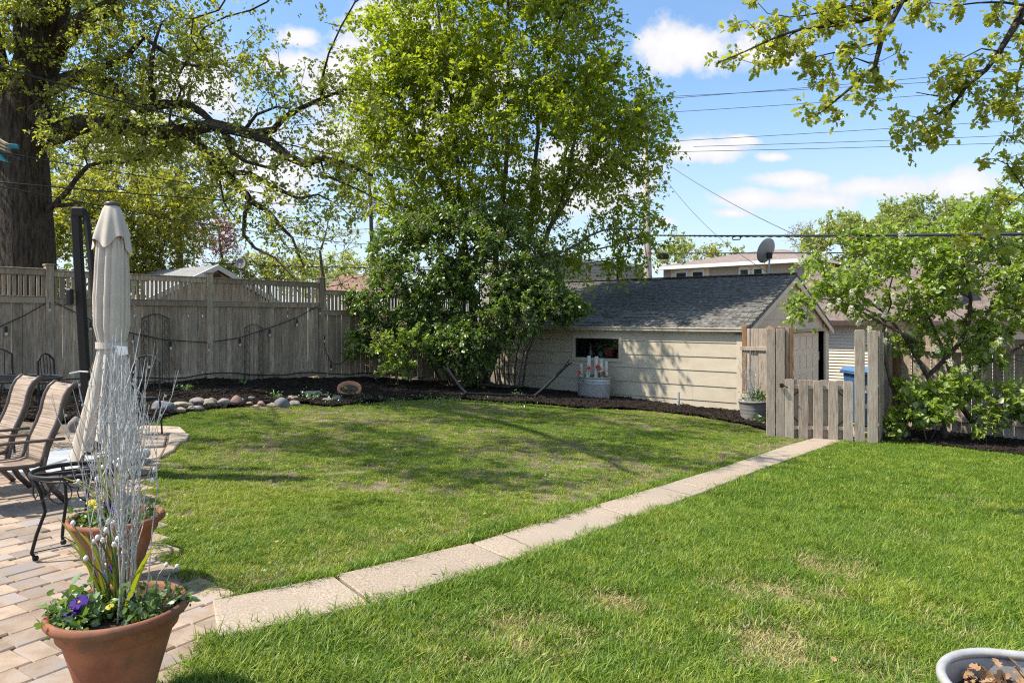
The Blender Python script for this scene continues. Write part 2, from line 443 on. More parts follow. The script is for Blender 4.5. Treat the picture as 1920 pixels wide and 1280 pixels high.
def leaves(name, pos, axis, size, tmpl, m, parent=None, rnd=None, updir=.8, kind='stuff', rng=RNG):
    n = len(pos); tv, tf = tmpl
    axis = nrm(axis)
    up = rng.normal(size=(n, 3))*.55+np.array([0, 0, updir])
    side = nrm(np.cross(axis, up)); nr = np.cross(side, axis)
    s = (size*rng.uniform(.45, 1.4, n))[:, None]
    vv = np.stack([pos+s*(t[0]*side+t[1]*axis+t[2]*nr) for t in tv], axis=1)
    verts = vv.reshape(-1, 3)
    faces = (tf[None]+(np.arange(n)*len(tv))[:, None, None]).reshape(-1, tf.shape[1])
    if rnd is None: rnd = rng.uniform(0, 1, n)
    off = np.array(wl(parent)) if parent is not None else np.zeros(3)
    me = npmesh(name, verts-off, faces, m, np.repeat(rnd, len(tv)))
    return addobj(name, me, parent, kind)


def sprays(C, ctr, ntw, nl, tl, outw=.6, zb=.1, droop=.15, rng=RNG, flat=1.0):
    """positions and axes of leaves on ntw twigs round every cluster point"""
    n = len(C)
    out = nrm(C-np.asarray(ctr))
    T = out[:, None]*outw+rng.normal(size=(n, ntw, 3))*np.array([.6, .6, .6*flat])+np.array([0, 0, zb])
    T = nrm(T); L = tl*rng.uniform(.45, 1.2, (n, ntw, 1, 1))
    t = rng.uniform(.1, 1, (n, ntw, nl, 1))
    pos = C[:, None, None]+T[:, :, None]*L*t+np.array([0, 0, -1.])*droop*L*t*t
    pos = pos+rng.normal(size=pos.shape)*.025
    ax = T[:, :, None]*.55+rng.normal(size=pos.shape)*.6+np.array([0, 0, -.25])
    rc = rng.uniform(0, 1, (n, 1, 1, 1)); rl = rng.uniform(0, 1, (n, ntw, nl, 1))
    return pos.reshape(-1, 3), ax.reshape(-1, 3), (rc*.45+rl*.55).reshape(-1), T, L


class Skel:
    def __init__(s): s.p = np.zeros((20000, 3)); s.par = []; s.len = np.zeros(20000); s.r = np.zeros(20000); s.n = 0
    def add(s, p, par, r=0):
        i = s.n; s.p[i] = p; s.par.append(par); s.r[i] = r
        s.len[i] = s.len[par]+np.linalg.norm(s.p[i]-s.p[par]) if par >= 0 else 0
        s.n += 1
        return i
    def near(s, p):
        return int(np.argmin(np.linalg.norm(s.p[:s.n]-np.asarray(p), axis=1)))
    def line(s, pts, r0, r1, seg=.35, par=None, wob=0):
        pts = [Vector(p) for p in pts]
        if par is None: par = -1 if s.n == 0 else s.near(pts[0])
        Q = [pts[0]*2-pts[1]]+pts+[pts[-1]*2-pts[-2]]
        out = []
        for i in range(1, len(Q)-2):
            k = max(1, int((Q[i+1]-Q[i]).length/seg))
            for j in range(k):
                t = j/k; a, b, c, d = Q[i-1], Q[i], Q[i+1], Q[i+2]
                out.append(.5*((2*b)+(c-a)*t+(2*a-5*b+4*c-d)*t*t+(3*b-a-3*c+d)*t**3))
        out.append(pts[-1])
        m = len(out)
        if wob: out = [o+Vector((noise.noise(o*1.3), noise.noise(o*1.3+Vector((9, 9, 9))), noise.noise(o*1.3+Vector((3, 20, 1)))))*wob for o in out]
        for i, o in enumerate(out):
            par = s.add(o, par, r0+(r1-r0)*i/max(1, m-1))
        return par
    def attach(s, C, wpath=.18, seg=.4, jit=.05, rng=RNG, maxnode=None):
        C = np.asarray(C)
        base = s.p[:s.n].copy()
        dmin = np.array([np.min(np.linalg.norm(base-c, axis=1)) for c in C])
        for i in np.argsort(dmin):
            c = C[i]
            d = np.linalg.norm(s.p[:s.n]-c, axis=1)
            cost = d+wpath*s.len[:s.n]+.6*np.maximum(0, s.p[:s.n, 2]-c[2])
            j = int(np.argmin(cost)); D = d[j]
            if D < .05: continue
            par = s.par[j]
            td = nrm(s.p[j]-s.p[par]) if par >= 0 else np.array([0, 0, 1.])
            ctl = s.p[j]+td*D*.35+np.array([0, 0, .06*D])
            k = max(1, int(D/seg)); last = j
            for q in range(1, k+1):
                t = q/k
                pt = (1-t)**2*s.p[j]+2*t*(1-t)*ctl+t*t*c
                if q < k: pt = pt+rng.normal(size=3)*jit*min(1, D)
                last = s.add(pt, last)
    def mesh(s, name, m, parent, tip=.006, expo=.44, kind=None, scale=1.0):
        n = s.n; cnt = np.zeros(n); kids = [[] for _ in range(n)]
        for i in range(n-1, -1, -1):
            if not kids[i]: cnt[i] = 1
            if s.par[i] >= 0: kids[s.par[i]].append(i); cnt[s.par[i]] += cnt[i]
        rad = tip*np.power(np.maximum(cnt, 1), expo)*scale
        rad = np.where(s.r[:n] > 0, np.maximum(s.r[:n], np.minimum(rad, s.r[:n]*1.5)), rad)
        for i in range(n):
            if s.par[i] >= 0: rad[i] = min(rad[i], rad[s.par[i]])
        b = MB()
        starts = [(i, None) for i in range(n) if s.par[i] < 0]
        while starts:
            i, pr = starts.pop()
            pts, rr = [], []
            if pr is not None: pts.append(Vector(s.p[pr])); rr.append(min(rad[i]*1.25, rad[pr]))
            while True:
                pts.append(Vector(s.p[i])); rr.append(rad[i])
                ks = kids[i]
                if not ks: break
                ks = sorted(ks, key=lambda q: -rad[q]-cnt[q]*1e-6)
                for q in ks[1:]: starts.append((q, i))
                i = ks[0]
            if len(pts) < 2: continue
            mr = max(rr)
            b.tube(pts, rr, 3 if mr < .018 else 4 if mr < .04 else 7 if mr < .12 else 14, cap=False)
        return b.build(name, m, parent, smooth=True, kind=kind)


def blob_points(n, blobs, thr=-.12, ns=.8, rng=RNG, hollow=.25):
    """cluster points in weighted ellipsoids (centre, radii), thinned by noise so that gaps stay"""
    w = np.array([b[2] if len(b) > 2 else b[1][0]*b[1][1]*b[1][2] for b in blobs], float); w /= w.sum()
    out = []
    tries = 0
    while len(out) < n and tries < n*30:
        tries += 1
        b = blobs[rng.choice(len(blobs), p=w)]
        d = rng.normal(size=3); d /= np.linalg.norm(d)
        r = rng.uniform(hollow**3, 1)**(1/3)
        p = np.array(b[0])+d*r*np.array(b[1])
        if noise.noise(Vector(p)*ns) < thr: continue
        out.append(p)
    return np.array(out)


def make_tree(name, label, cat, base, limbs, blobs, n, lm, bark, tmpl=T_DIA, ls=.08, ntw=4, nl=9, tl=.4, thr=-.1, ns=.8, tip=.006, expo=.44,
              group=None, wpath=.18, droop=.15, hollow=.25, extra=None, ctr=None, flat=1.0, seg=.4, attach=True, pts=None, twigs=True, outw=.6):
    t = thing(name, label, cat, base, group)
    S = Skel()
    for (pl, r0, r1) in limbs: S.line(pl, r0, r1, wob=.06)
    C = blob_points(n, blobs, thr, ns, hollow=hollow) if pts is None else pts
    if attach: S.attach(C, wpath, seg)
    ctr = ctr if ctr is not None else C.mean(axis=0)-np.array([0, 0, 1.])
    pos, ax, rn, T, L = sprays(C, ctr, ntw, nl, tl, droop=droop, flat=flat, outw=outw)
    S.mesh('trunk', bark, t, tip, expo)
    if twigs:
        q = C[:, None]+T*L[:, :, 0]; q[..., 2] -= droop*L[:, :, 0, 0]
        a = np.repeat(C[:, None], ntw, 1).reshape(-1, 3); e = q.reshape(-1, 3)
        dr = nrm(e-a); sd = nrm(np.cross(dr, np.array([.3, .2, 1.]))); wd = tip*.55
        u2 = np.cross(dr, sd)
        vv = np.stack([a+sd*wd, a-sd*wd*.5+u2*wd*.86, a-sd*wd*.5-u2*wd*.86, e], 1).reshape(-1, 3)
        fc = (np.array([(0, 1, 3), (1, 2, 3), (2, 0, 3)])[None]+(np.arange(len(a))*4)[:, None, None]).reshape(-1, 3)
        addobj('twigs', npmesh('twigs', vv-np.array(wl(t)), fc, bark), t, 'stuff')
    leaves('crown', pos, ax, ls, tmpl, lm, t, rn)
    return t, C, S


# ------------------------------------------------------------ layout polygons (world xy)
path_l = [G(395, 1135), G(725, 1061), G(1064, 968), G(1310, 893), G(1475, 838)]
path_r = [G(405, 1205), G(700, 1141), G(1064, 1021), G(1392, 896), G(1560, 835)]
ext = W*9
path_poly = [p.xy for p in path_l]+[(path_l[-1]+ext).xy, (path_r[-1]+ext).xy]+[p.xy for p in path_r[::-1]]
patio_pts = [G(300, 1330), G(340, 1270), G(385, 1215), G(402, 1195), G(400, 1135), G(372, 1118), G(345, 1100), G(300, 1040), G(275, 960), G(262, 930), G(285, 872), G(318, 850), G(352, 820),
             G(335, 806), G(300, 800), G(230, 797)]
patio_poly = [p.xy for p in patio_pts]+[Vector((-10, 9.6)), Vector((-12, 2)), Vector((-9, -1)), Vector((-1.1, -1)), Vector((-1.25, 2.0))]
FA = Vector((-6.55, 15.3, 0))
bed_pts = [G(215, 802), G(262, 803), G(300, 786), G(340, 775), G(400, 768), G(480, 761), G(560, 758), G(620, 764), G(700, 756), G(760, 751), G(850, 748), G(950, 756), G(1040, 761), G(1080, 766), G(1200, 769), G(1300, 780),
           G(1395, 797), G(1437, 808)]
bed_poly = [p.xy for p in bed_pts]+[Vector((5.6, 13.6)), Vector((7.2, 15.3)), (Vector((5.4, 16.9, 0))+V*1.4).xy, Vector((5.4, 16.95)), Vector((-.5, 21.6)), (FA+W*9.5).xy, (FA-W*3.5).xy, Vector((-9.6, 9.6))]
bed2_poly = [G(1652, 828).xy, G(1720, 833).xy, G(1800, 843).xy, G(1920, 857).xy, G(2100, 880).xy, G(2400, 930).xy, Vector((15.5, 12.2)), Vector((8.1, 15.1)), Vector((6.5, 12.5))]


def dist_to_line(x, y, p0, d):
    return (x-p0.x)*d.y-(y-p0.y)*d.x


def bedz(x, y):
    z = gz(x, y)+.03+.05*(noise.noise(Vector((x*1.6, y*1.6, 0)))+.4)
    # soil banked up along the long fence
    dl = abs(dist_to_line(x, y, FA, W)); t = (Vector((x, y, 0))-FA).dot(W)
    if dl < 3 and -4 < t < 9:
        z += .16*max(0, 1-dl/2.2)*max(0, min(1, (t+3)/3))*max(0, min(1, (7-t)/3))
    return z


def sheet(name, poly, zf, m, step=.25, parent=None, kind='structure', thick=0):
    """triangulated height sheet over a polygon"""
    bm = bmesh.new()
    xs = [p[0] for p in poly]; ys = [p[1] for p in poly]
    vs = [bm.verts.new((p[0], p[1], 0)) for p in poly]
    bm.faces.new(vs)
    for ax, lo, hi in ((0, min(xs), max(xs)), (1, min(ys), max(ys))):
        c = lo+step
        while c < hi:
            co = (c, 0, 0) if ax == 0 else (0, c, 0); no = (1, 0, 0) if ax == 0 else (0, 1, 0)
            bmesh.ops.bisect_plane(bm, geom=bm.verts[:]+bm.edges[:]+bm.faces[:], plane_co=co, plane_no=no)
            c += step
    bmesh.ops.triangulate(bm, faces=bm.faces[:])
    for v in bm.verts: v.co.z = zf(v.co.x, v.co.y)
    me = bpy.data.meshes.new(name); bm.normal_update()
    if bm.faces and sum(f.normal.z for f in bm.faces) < 0:
        bmesh.ops.reverse_faces(bm, faces=bm.faces[:])
    bm.to_mesh(me); bm.free(); me.materials.append(m)
    me.polygons.foreach_set('use_smooth', [True]*len(me.polygons))
    return addobj(name, me, parent, kind)


# ------------------------------------------------------------ ground
def grid_ground():
    xs = sorted(set(list(np.arange(-14, 18.1, .5))+list(np.linspace(-60, -14, 12))+list(np.linspace(18, 60, 12))+[-600, -250, -120, 120, 250, 600]))
    ys = sorted(set(list(np.arange(-2, 26.1, .5))+list(np.linspace(26, 60, 9))+[-200, -60, -20, -8, 90, 150, 300, 700]))
    v = [(x, y, gz(x, y)) for y in ys for x in xs]; nx = len(xs)
    f = np.array([(j*nx+i, j*nx+i+1, (j+1)*nx+i+1, (j+1)*nx+i) for j in range(len(ys)-1) for i in range(nx-1)])
    o = addobj('ground', npmesh('ground', np.array(v), f, M['soil'], smooth=True)); o['kind'] = 'structure'


grid_ground()
sheet('mulch_bed', bed_poly, bedz, M['mulch'], .2)
sheet('mulch_bed', bed2_poly, lambda x, y: gz(x, y)+.035+.05*noise.noise(Vector((x*1.7, y*1.7, 3))), M['mulch'], .2)

# concrete path of single slabs
path = struct('path')
for s_, ((a, b), (c, d)) in enumerate([((G(395, 1135), G(405, 1205)), (G(628, 1086), G(700, 1141))), ((G(628, 1086), G(700, 1141)), (G(885, 1024), G(960, 1057))), ((G(885, 1024), G(960, 1057)), (G(1116, 952), G(1188, 976))),
                                       ((G(1116, 952), G(1188, 976)), (G(1262, 908), G(1330, 922))), ((G(1262, 908), G(1330, 922)), (G(1372, 874), G(1440, 878))), ((G(1372, 874), G(1440, 878)), (G(1475, 838), G(1560, 835))),
                                       ((G(1475, 838), G(1560, 835)), (G(1475, 838)+W*2, G(1560, 835)+W*2)), ((G(1475, 838)+W*2, G(1560, 835)+W*2), (G(1475, 838)+W*4.5, G(1560, 835)+W*4.5))]):
    e = (c-a).normalized()*.011; e2 = (d-b).normalized()*.011
    q = [a+e, b+e2, d-e2, c-e]
    q = [Vector((p.x, p.y, gz(p.x, p.y)+.03+random.uniform(-.004, .004))) for p in q]
    MB().prism([p-ZZ*.1 for p in q], ZZ*.1).build('slab', M['concrete'], path, bevel=.008)
for (p0_, p1_) in (((938, 1006), (1010, 1040)), ((1225, 915), (1290, 932))):
    g0, g1 = G(*p0_), G(*p1_); n_ = 14
    MB().tube([g0.lerp(g1, i/n_)+Vector((noise.noise(Vector((i*.6, g0.x, 0))), noise.noise(Vector((i*.6, g0.x, 9))), 0))*.022+ZZ*.0295 for i in range(n_+1)], .0026, 4).build('crack', M['sand'], path)
sheet('path_bed', path_poly, lambda x, y: gz(x, y)+.006, M['mulch'], 1.0, path)

# patio: sand base, single pavers
patio = struct('patio')
sheet('sand_base', patio_poly, lambda x, y: gz(x, y)+.006, M['sand'], .8, patio)
e1 = Vector((math.sin(R(31)), math.cos(R(31)), 0)); e2 = Vector((e1.y, -e1.x, 0))
pav = []
r_ = random.Random(5)
row = -9.0
while row < 4.5:
    wd = r_.choice([.115, .155, .155, .19]); a = -3+r_.random()*.3
    while a < 13:
        ln = r_.choice([.115, .15, .19, .19, .23])
        c = e1*(a+ln/2)+e2*(row+wd/2)
        pav.append((c, ln, wd)); a += ln+.005
    row += wd+.005
cx = np.array([p[0].x for p in pav]); cy = np.array([p[0].y for p in pav])
pav_poly = [p.xy for p in (G(300, 1330), G(350, 1270), G(400, 1222), G(430, 1205), G(425, 1128), G(385, 1112))]+patio_poly[6:]
ok = inpoly(cx, cy, pav_poly) & (cy > 1.2)
flag_poly = [G(262, 872).xy, G(318, 852).xy, G(356, 820).xy, G(335, 804).xy, G(262, 800).xy]
ok &= ~inpoly(cx, cy, flag_poly)
inview = (np.abs(cx)/np.maximum(cy, .1) < .78) & (cy > 2.3)
order = sorted([i for i in range(len(pav)) if ok[i]], key=lambda i: (not inview[i], math.hypot(cx[i], cy[i])))
pmesh = [unit_box('paver', M['paver'], .0)]
pmesh = {}
slopeM = frame(Vector((0, 0, 0)), Vector((1, 0, GA)).normalized(), Vector((0, 1, GB)).normalized(), Vector((-GA, -GB, 1)).normalized())
farp = MB()
for k, i in enumerate(order):
    c, ln, wd = pav[i]; z = gz(c.x, c.y)-.009+r_.uniform(-.003, .003)
    if k < 298:
        key = (ln, wd)
        if key not in pmesh: pmesh[key] = unit_box('paver', M['paver'], .007, (ln, wd, .05))
        tl_ = Matrix.Rotation(r_.uniform(-.012, .012), 4, 'X') @ Matrix.Rotation(r_.uniform(-.02, .02), 4, 'Z')
        piece('paver', pmesh[key], patio, frame((c.x, c.y, z), e1+ZZ*(GA*e1.x+GB*e1.y), e2+ZZ*(GA*e2.x+GB*e2.y), ZZ) @ tl_)
    else:
        farp.box((c.x, c.y, z), (ln, wd, .05), (e1+ZZ*(GA*e1.x+GB*e1.y), e2+ZZ*(GA*e2.x+GB*e2.y), ZZ))
if farp.v: farp.build('far_pavers', M['paver'], patio, kind='stuff')
for q in [[(262, 872), (300, 862), (310, 845), (262, 846)], [(304, 859), (326, 848), (338, 832), (314, 838)], [(262, 842), (308, 839), (312, 822), (262, 820)],
          [(316, 834), (350, 829), (356, 817), (318, 818)], [(262, 817), (350, 815), (338, 804), (262, 801)]]:
    pts = [G(*p) for p in q]; MB().prism([p-ZZ*.02 for p in pts], ZZ*.055).build('flagstone', M['stone'], patio, bevel=.012)
# ------------------------------------------------------------ grass
def clump(name, m, nb, rad, h, lean, wd, seed):
    rg = np.random.default_rng(seed)
    r = rad*np.sqrt(rg.uniform(0, 1, nb)); a = rg.uniform(0, 6.283, nb)
    b = np.stack([r*np.cos(a), r*np.sin(a), np.zeros(nb)-.005], 1)
    L = h*rg.uniform(.45, 1.15, nb); la = rg.uniform(0, 6.283, nb); le = lean*rg.uniform(.2, 1.3, nb)
    d = np.stack([np.cos(la)*le, np.sin(la)*le, np.ones(nb)], 1)
    s = np.stack([-np.sin(la), np.cos(la), np.zeros(nb)], 1)*(wd*rg.uniform(.6, 1.2, nb))[:, None]
    mid = b+d*(L*.55)[:, None]
    d2 = d*np.array([1.9, 1.9, .8]); tip = mid+d2*(L*.45)[:, None]
    v = np.stack([b-s, b+s, mid-s*.8, mid+s*.8, tip], 1).reshape(-1, 3)
    f = (np.array([(0, 1, 3), (0, 3, 2), (2, 3, 4)])[None]+(np.arange(nb)*5)[:, None, None]).reshape(-1, 3)
    me = npmesh(name, v, f, m, np.repeat(rg.uniform(0, 1, nb), 5))
    return bpy.data.objects.new(name, me)


def scatter(name, pts, coll_objs, idx, rotz, scl, label=None, tilt=.12, rng=RNG):
    col = bpy.data.collections.new(name+'_source')
    for i, o in enumerate(coll_objs):
        o.name = '%s_kind_%02d' % (name, i); col.objects.link(o)
    me = bpy.data.meshes.new(name)
    n = len(pts); me.vertices.add(n); me.vertices.foreach_set('co', np.ascontiguousarray(pts, dtype=np.float32).ravel())
    for nm, ty, key, val in (('idx', 'INT', 'value', idx.astype(np.int32)), ('scl', 'FLOAT_VECTOR', 'vector', scl.astype(np.float32).ravel()),
                             ('rot', 'FLOAT_VECTOR', 'vector', np.stack([rng.normal(0, tilt, n), rng.normal(0, tilt, n), rotz], 1).astype(np.float32).ravel())):
        a = me.attributes.new(nm, ty, 'POINT'); a.data.foreach_set(key, val)
    o = addobj(name, me, None, 'stuff')
    if label: o['label'] = label
    ng = bpy.data.node_groups.new(name, 'GeometryNodeTree')
    ng.interface.new_socket('Geometry', in_out='INPUT', socket_type='NodeSocketGeometry')
    ng.interface.new_socket('Geometry', in_out='OUTPUT', socket_type='NodeSocketGeometry')
    gi = ng.nodes.new('NodeGroupInput'); go = ng.nodes.new('NodeGroupOutput')
    ci = ng.nodes.new('GeometryNodeCollectionInfo'); ci.inputs['Collection'].default_value = col
    ci.inputs['Separate Children'].default_value = True; ci.inputs['Reset Children'].default_value = True
    ip = ng.nodes.new('GeometryNodeInstanceOnPoints'); ip.inputs['Pick Instance'].default_value = True
    def na(nm, ty):
        q = ng.nodes.new('GeometryNodeInputNamedAttribute'); q.data_type = ty; q.inputs[0].default_value = nm
        return [s for s in q.outputs if s.enabled and s.name == 'Attribute'][0]
    L = ng.links.new
    L(gi.outputs[0], ip.inputs['Points']); L(ci.outputs[0], ip.inputs['Instance'])
    L(na('idx', 'INT'), ip.inputs['Instance Index']); L(na('rot', 'FLOAT_VECTOR'), ip.inputs['Rotation']); L(na('scl', 'FLOAT_VECTOR'), ip.inputs['Scale'])
    L(ip.outputs[0], go.inputs[0])
    md = o.modifiers.new('scatter', 'NODES'); md.node_group = ng
    return o


def pnoise(x, y, s, off=0.0):
    return np.array([noise.noise(Vector((a*s+off, b*s-off, off))) for a, b in zip(x, y)])


src = [clump('g', M['grass'], 60, .075, .044, .95, .0023, 1), clump('g', M['grass'], 56, .075, .055, 1.15, .0023, 2), clump('g', M['grass'], 60, .08, .04, 1.3, .0025, 3),
       clump('g', M['grass2'], 54, .075, .046, 1.1, .0023, 4), clump('g', M['grass2'], 50, .075, .045, .8, .0024, 5),
       clump('g', M['grass3'], 30, .075, .03, 1.1, .0022, 6), clump('g', M['grass3'], 24, .07, .04, 1.0, .0022, 7)]
rg = np.random.default_rng(3)


def lawn_candidates(n, y0, y1, edge):
    y = np.sqrt(rg.uniform(y0*y0, y1*y1, n)); x = y*rg.uniform(-edge, edge, n)
    return x, y


N1 = 78000
xa, ya = lawn_candidates(N1, 2.2, 17.5, .78)
# thin with distance: keep all when near
keep = rg.uniform(0, 1, N1) < np.clip(9.5/ya, .45, 1)
xa, ya = xa[keep], ya[keep]
xc, yc = lawn_candidates(16000, 2.0, 16, 1.35); kc = np.abs(xc)/yc > .77; xc, yc = xc[kc], yc[kc]
xb, yb = lawn_candidates(30000, 2.2, 6.5, .78)
xa = np.concatenate([xa, xb, xc]); ya = np.concatenate([ya, yb, yc])
jx = xa+pnoise(xa, ya, 3.0)*.06; jy = ya+pnoise(xa, ya, 3.0, 7)*.06
bad = inpoly(jx, jy, path_poly) | inpoly(jx, jy, patio_poly) | inpoly(jx, jy, bed_poly) | inpoly(jx, jy, bed2_poly)
# nothing beyond the fences
C0 = Vector((5.43, 16.8, 0))
bad |= ((xa-FA.x)*U.x+(ya-FA.y)*U.y > -.05) | ((xa > 4.75) & (ya > 12.55) & (xa < 6.6)) | ((xa-8.1)*W.x+(ya-15.1)*W.y > 0) | ((xa-5.43)*W.x+(ya-16.8)*W.y > -.2) & (xa < 5.43)
xa, ya = xa[~bad], ya[~bad]
# side of the path: right lawn is lush, left lawn thin and patchy
pd = path_l[-1]-path_l[0]
leftside = ((xa-path_l[0].x)*pd.y-(ya-path_l[0].y)*pd.x) < 0
n1 = pnoise(xa, ya, .55); n2 = pnoise(xa, ya, 1.9, 4); n3 = pnoise(xa, ya, 5.5, 9)
dry = np.zeros(len(xa))
for (px, py, r, s) in [(1560, 1068, .30, 1), (1440, 1115, .33, .9), (1540, 1120, .25, .6), (945, 1190, .32, 1), (1130, 1135, .20, .9), (1075, 1112, .15, .7), (1470, 1215, .34, .9), (1340, 1190, .22, .5), (1690, 1005, .3, .6),
                       (1810, 940, .3, .5), (1240, 1040, .2, .4), (1790, 1180, .3, .5), (860, 1240, .3, .5), (1640, 1270, .3, .6), (1100, 1220, .3, .4)]:
    c = G(px, py); dd = np.hypot(xa-c.x, ya-c.y)/(r*1.25)
    dry = np.maximum(dry, min(1, s*1.2)*np.clip(1.35-dd+n3*.8, 0, 1))
ldry = np.clip(.27+n1*.9+n2*.9, 0, 1)
for (px, py, r, s) in [(620, 775, 1.0, .8), (960, 850, .8, 1), (1000, 870, .7, .8), (500, 1060, .5, .7), (700, 1020, .5, .8), (860, 980, .5, .9), (1000, 940, .5, .8), (780, 920, .5, .6), (560, 1010, .4, .5), (430, 985, .5, .45)]:
    c = G(px, py); dd = np.hypot(xa-c.x, ya-c.y)/r
    ldry = np.maximum(ldry, s*np.clip(1.3-dd+n3*.8, 0, 1))
for (px, py, r) in [(400, 780, .9), (1200, 830, 1.0), (420, 1030, .5), (1050, 790, 1.1)]:
    c = G(px, py); dd = np.hypot(xa-c.x, ya-c.y)/r
    ldry = np.where(dd < 1, ldry*.35, ldry)
# strip along the path on the left is worn
dpl = np.abs(((xa-path_l[0].x)*pd.y-(ya-path_l[0].y)*pd.x)/pd.length)
ldry = np.where(leftside & (dpl < .6), np.maximum(ldry, 1.05*(1-dpl/.6)+n3*.4), ldry)
dr = np.where(leftside, ldry, dry)
u = rg.uniform(0, 1, len(xa))
drop = leftside & (u < np.clip(dr*.62, 0, .7)) | (~leftside & (u < dr*.35))
xa, ya, dr, leftside, n1, n2, n3 = [q[~drop] for q in (xa, ya, dr, leftside, n1, n2, n3)]
u = rg.uniform(0, 1, len(xa)); v = rg.uniform(0, 1, len(xa))
isdry = v < dr*np.where(leftside, .52, .95)
yel = v < dr*.5+np.where(leftside, .44+n1*.6, .24+n2*.6+n1*.3)
idx = np.where(isdry, 5+(u*2).astype(int), np.where(yel, 3+(u*2).astype(int), (u*3).astype(int)))
s = rg.uniform(.7, 1.3, len(xa))*np.where(leftside, .72, 1.0)
hgt = s*np.where(leftside, .78, 1.0)*(1+.35*n2)
pz = np.array([gz(a, b) for a, b in zip(xa, ya)])
scatter('grass', np.stack([xa, ya, pz], 1), src, idx, rg.uniform(0, 6.28, len(xa)), np.stack([s, s, hgt], 1), 'short green lawn grass with straw coloured worn patches')

# mulch chips on the beds
def chipsrc(nm, seed):
    rr = np.random.default_rng(seed); b = MB()
    for k in range(14):
        c = Vector((rr.normal(0, .05), rr.normal(0, .05), rr.uniform(0, .02)))
        m3 = Matrix.Rotation(rr.uniform(0, 6.28), 3, 'Z') @ Matrix.Rotation(rr.normal(0, .5), 3, 'X')
        b.box(c, (rr.uniform(.02, .06), rr.uniform(.008, .02), rr.uniform(.004, .01)), (m3 @ Vector((1, 0, 0)), m3 @ Vector((0, 1, 0)), m3 @ Vector((0, 0, 1))))
    return bpy.data.objects.new(nm, b.mesh(nm, M['chip']))
xm = rg.uniform(-9.5, 13.5, 60000); ym = rg.uniform(9, 21, 60000)
b1 = inpoly(xm, ym, bed_poly) & (np.abs(xm)/ym < .76); b2 = inpoly(xm, ym, bed2_poly)
k = np.where(b1 | b2)[0][:16000]
xm, ym, b1 = xm[k], ym[k], b1[k]
zm = np.array([bedz(a, b) if c else gz(a, b)+.05 for a, b, c in zip(xm, ym, b1)])
scatter('mulch_chips', np.stack([xm, ym, zm], 1), [chipsrc('c', i) for i in range(4)], rg.integers(0, 4, len(xm)), rg.uniform(0, 6.28, len(xm)), np.repeat(rg.uniform(.6, 1.3, (len(xm), 1)), 3, 1),
        'dark brown shredded bark mulch covering the beds')

# ------------------------------------------------------------ left fence
def fpt(t, z=0, out=0): return FA+W*t+V*out+ZZ*z
fence = thing('wooden_fence', 'tall weathered grey board fence with open slatted top along the left side', 'fence', fpt(0, -.1))
bm_ = unit_box('fence_board', M['fence'], .0); rf = random.Random(3)
bcache = {}
def fbox(nm, c, sx, sy, sz, parent=fence, m='fence', ax=(W, V, ZZ), bev=.004):
    key = (round(sx, 3), round(sy, 3), round(sz, 2), m)
    if key not in bcache: bcache[key] = unit_box(nm, M[m], bev, (key[0], key[1], key[2]))
    return piece(nm, bcache[key], parent, frame(c, *ax))
for t, top in ((-6.1, 2.44), (-3.05, 2.44), (0, 2.44), (2.9, 2.47), (5.8, 2.2), (8.7, 2.2)):
    z0 = bedz(fpt(t).x, fpt(t).y)-.1
    fbox('post', fpt(t, (z0+top)/2, .02), .13, .13, top-z0)
    fbox('post_cap', fpt(t, top+.012, .02), .16, .16, .03)
for (ta, tb, top) in ((-6.1, -3.05, 2.36), (-3.05, 0, 2.34), (0, 2.9, 2.34), (2.9, 5.8, 2.16), (5.8, 8.7, 2.16)):
    L_ = tb-ta-.14; tm = (ta+tb)/2
    low = top-.60
    fbox('top_rail', fpt(tm, top-.05, .035), L_, .05, .10)
    fbox('rail_cap', fpt(tm, top+.013, .02), L_, .12, .022)
    fbox('middle_rail', fpt(tm, low+.05, .045), L_, .05, .11)
    fbox('ledge', fpt(tm, low+.115, .03), L_, .10, .018)
    t = ta+.09
    while t < tb-.09:
        w = rf.choice([.05, .05, .05, .085]); fbox('slat', fpt(t+w/2, top-.29, .02), w, .02, .42)
        t += w+rf.choice([.03, .035])
    t = ta+.07
    while t < tb-.07:
        w = min(rf.choice([.12, .15, .17, .19]), tb-.066-t); z0 = round(bedz(fpt(t).x, fpt(t).y)+.06, 1)-.02+.03*rf.random()
        fbox('board', fpt(t+w/2, (z0+low)/2, rf.choice([.0, .012, .022])), max(w-.005, .03), .02, low-z0)
        t += w+.002
    zb = bedz(fpt(tm).x, fpt(tm).y)
    fbox('kick_board', fpt(tm, zb+.06, .045), L_*.96, .03, .16)

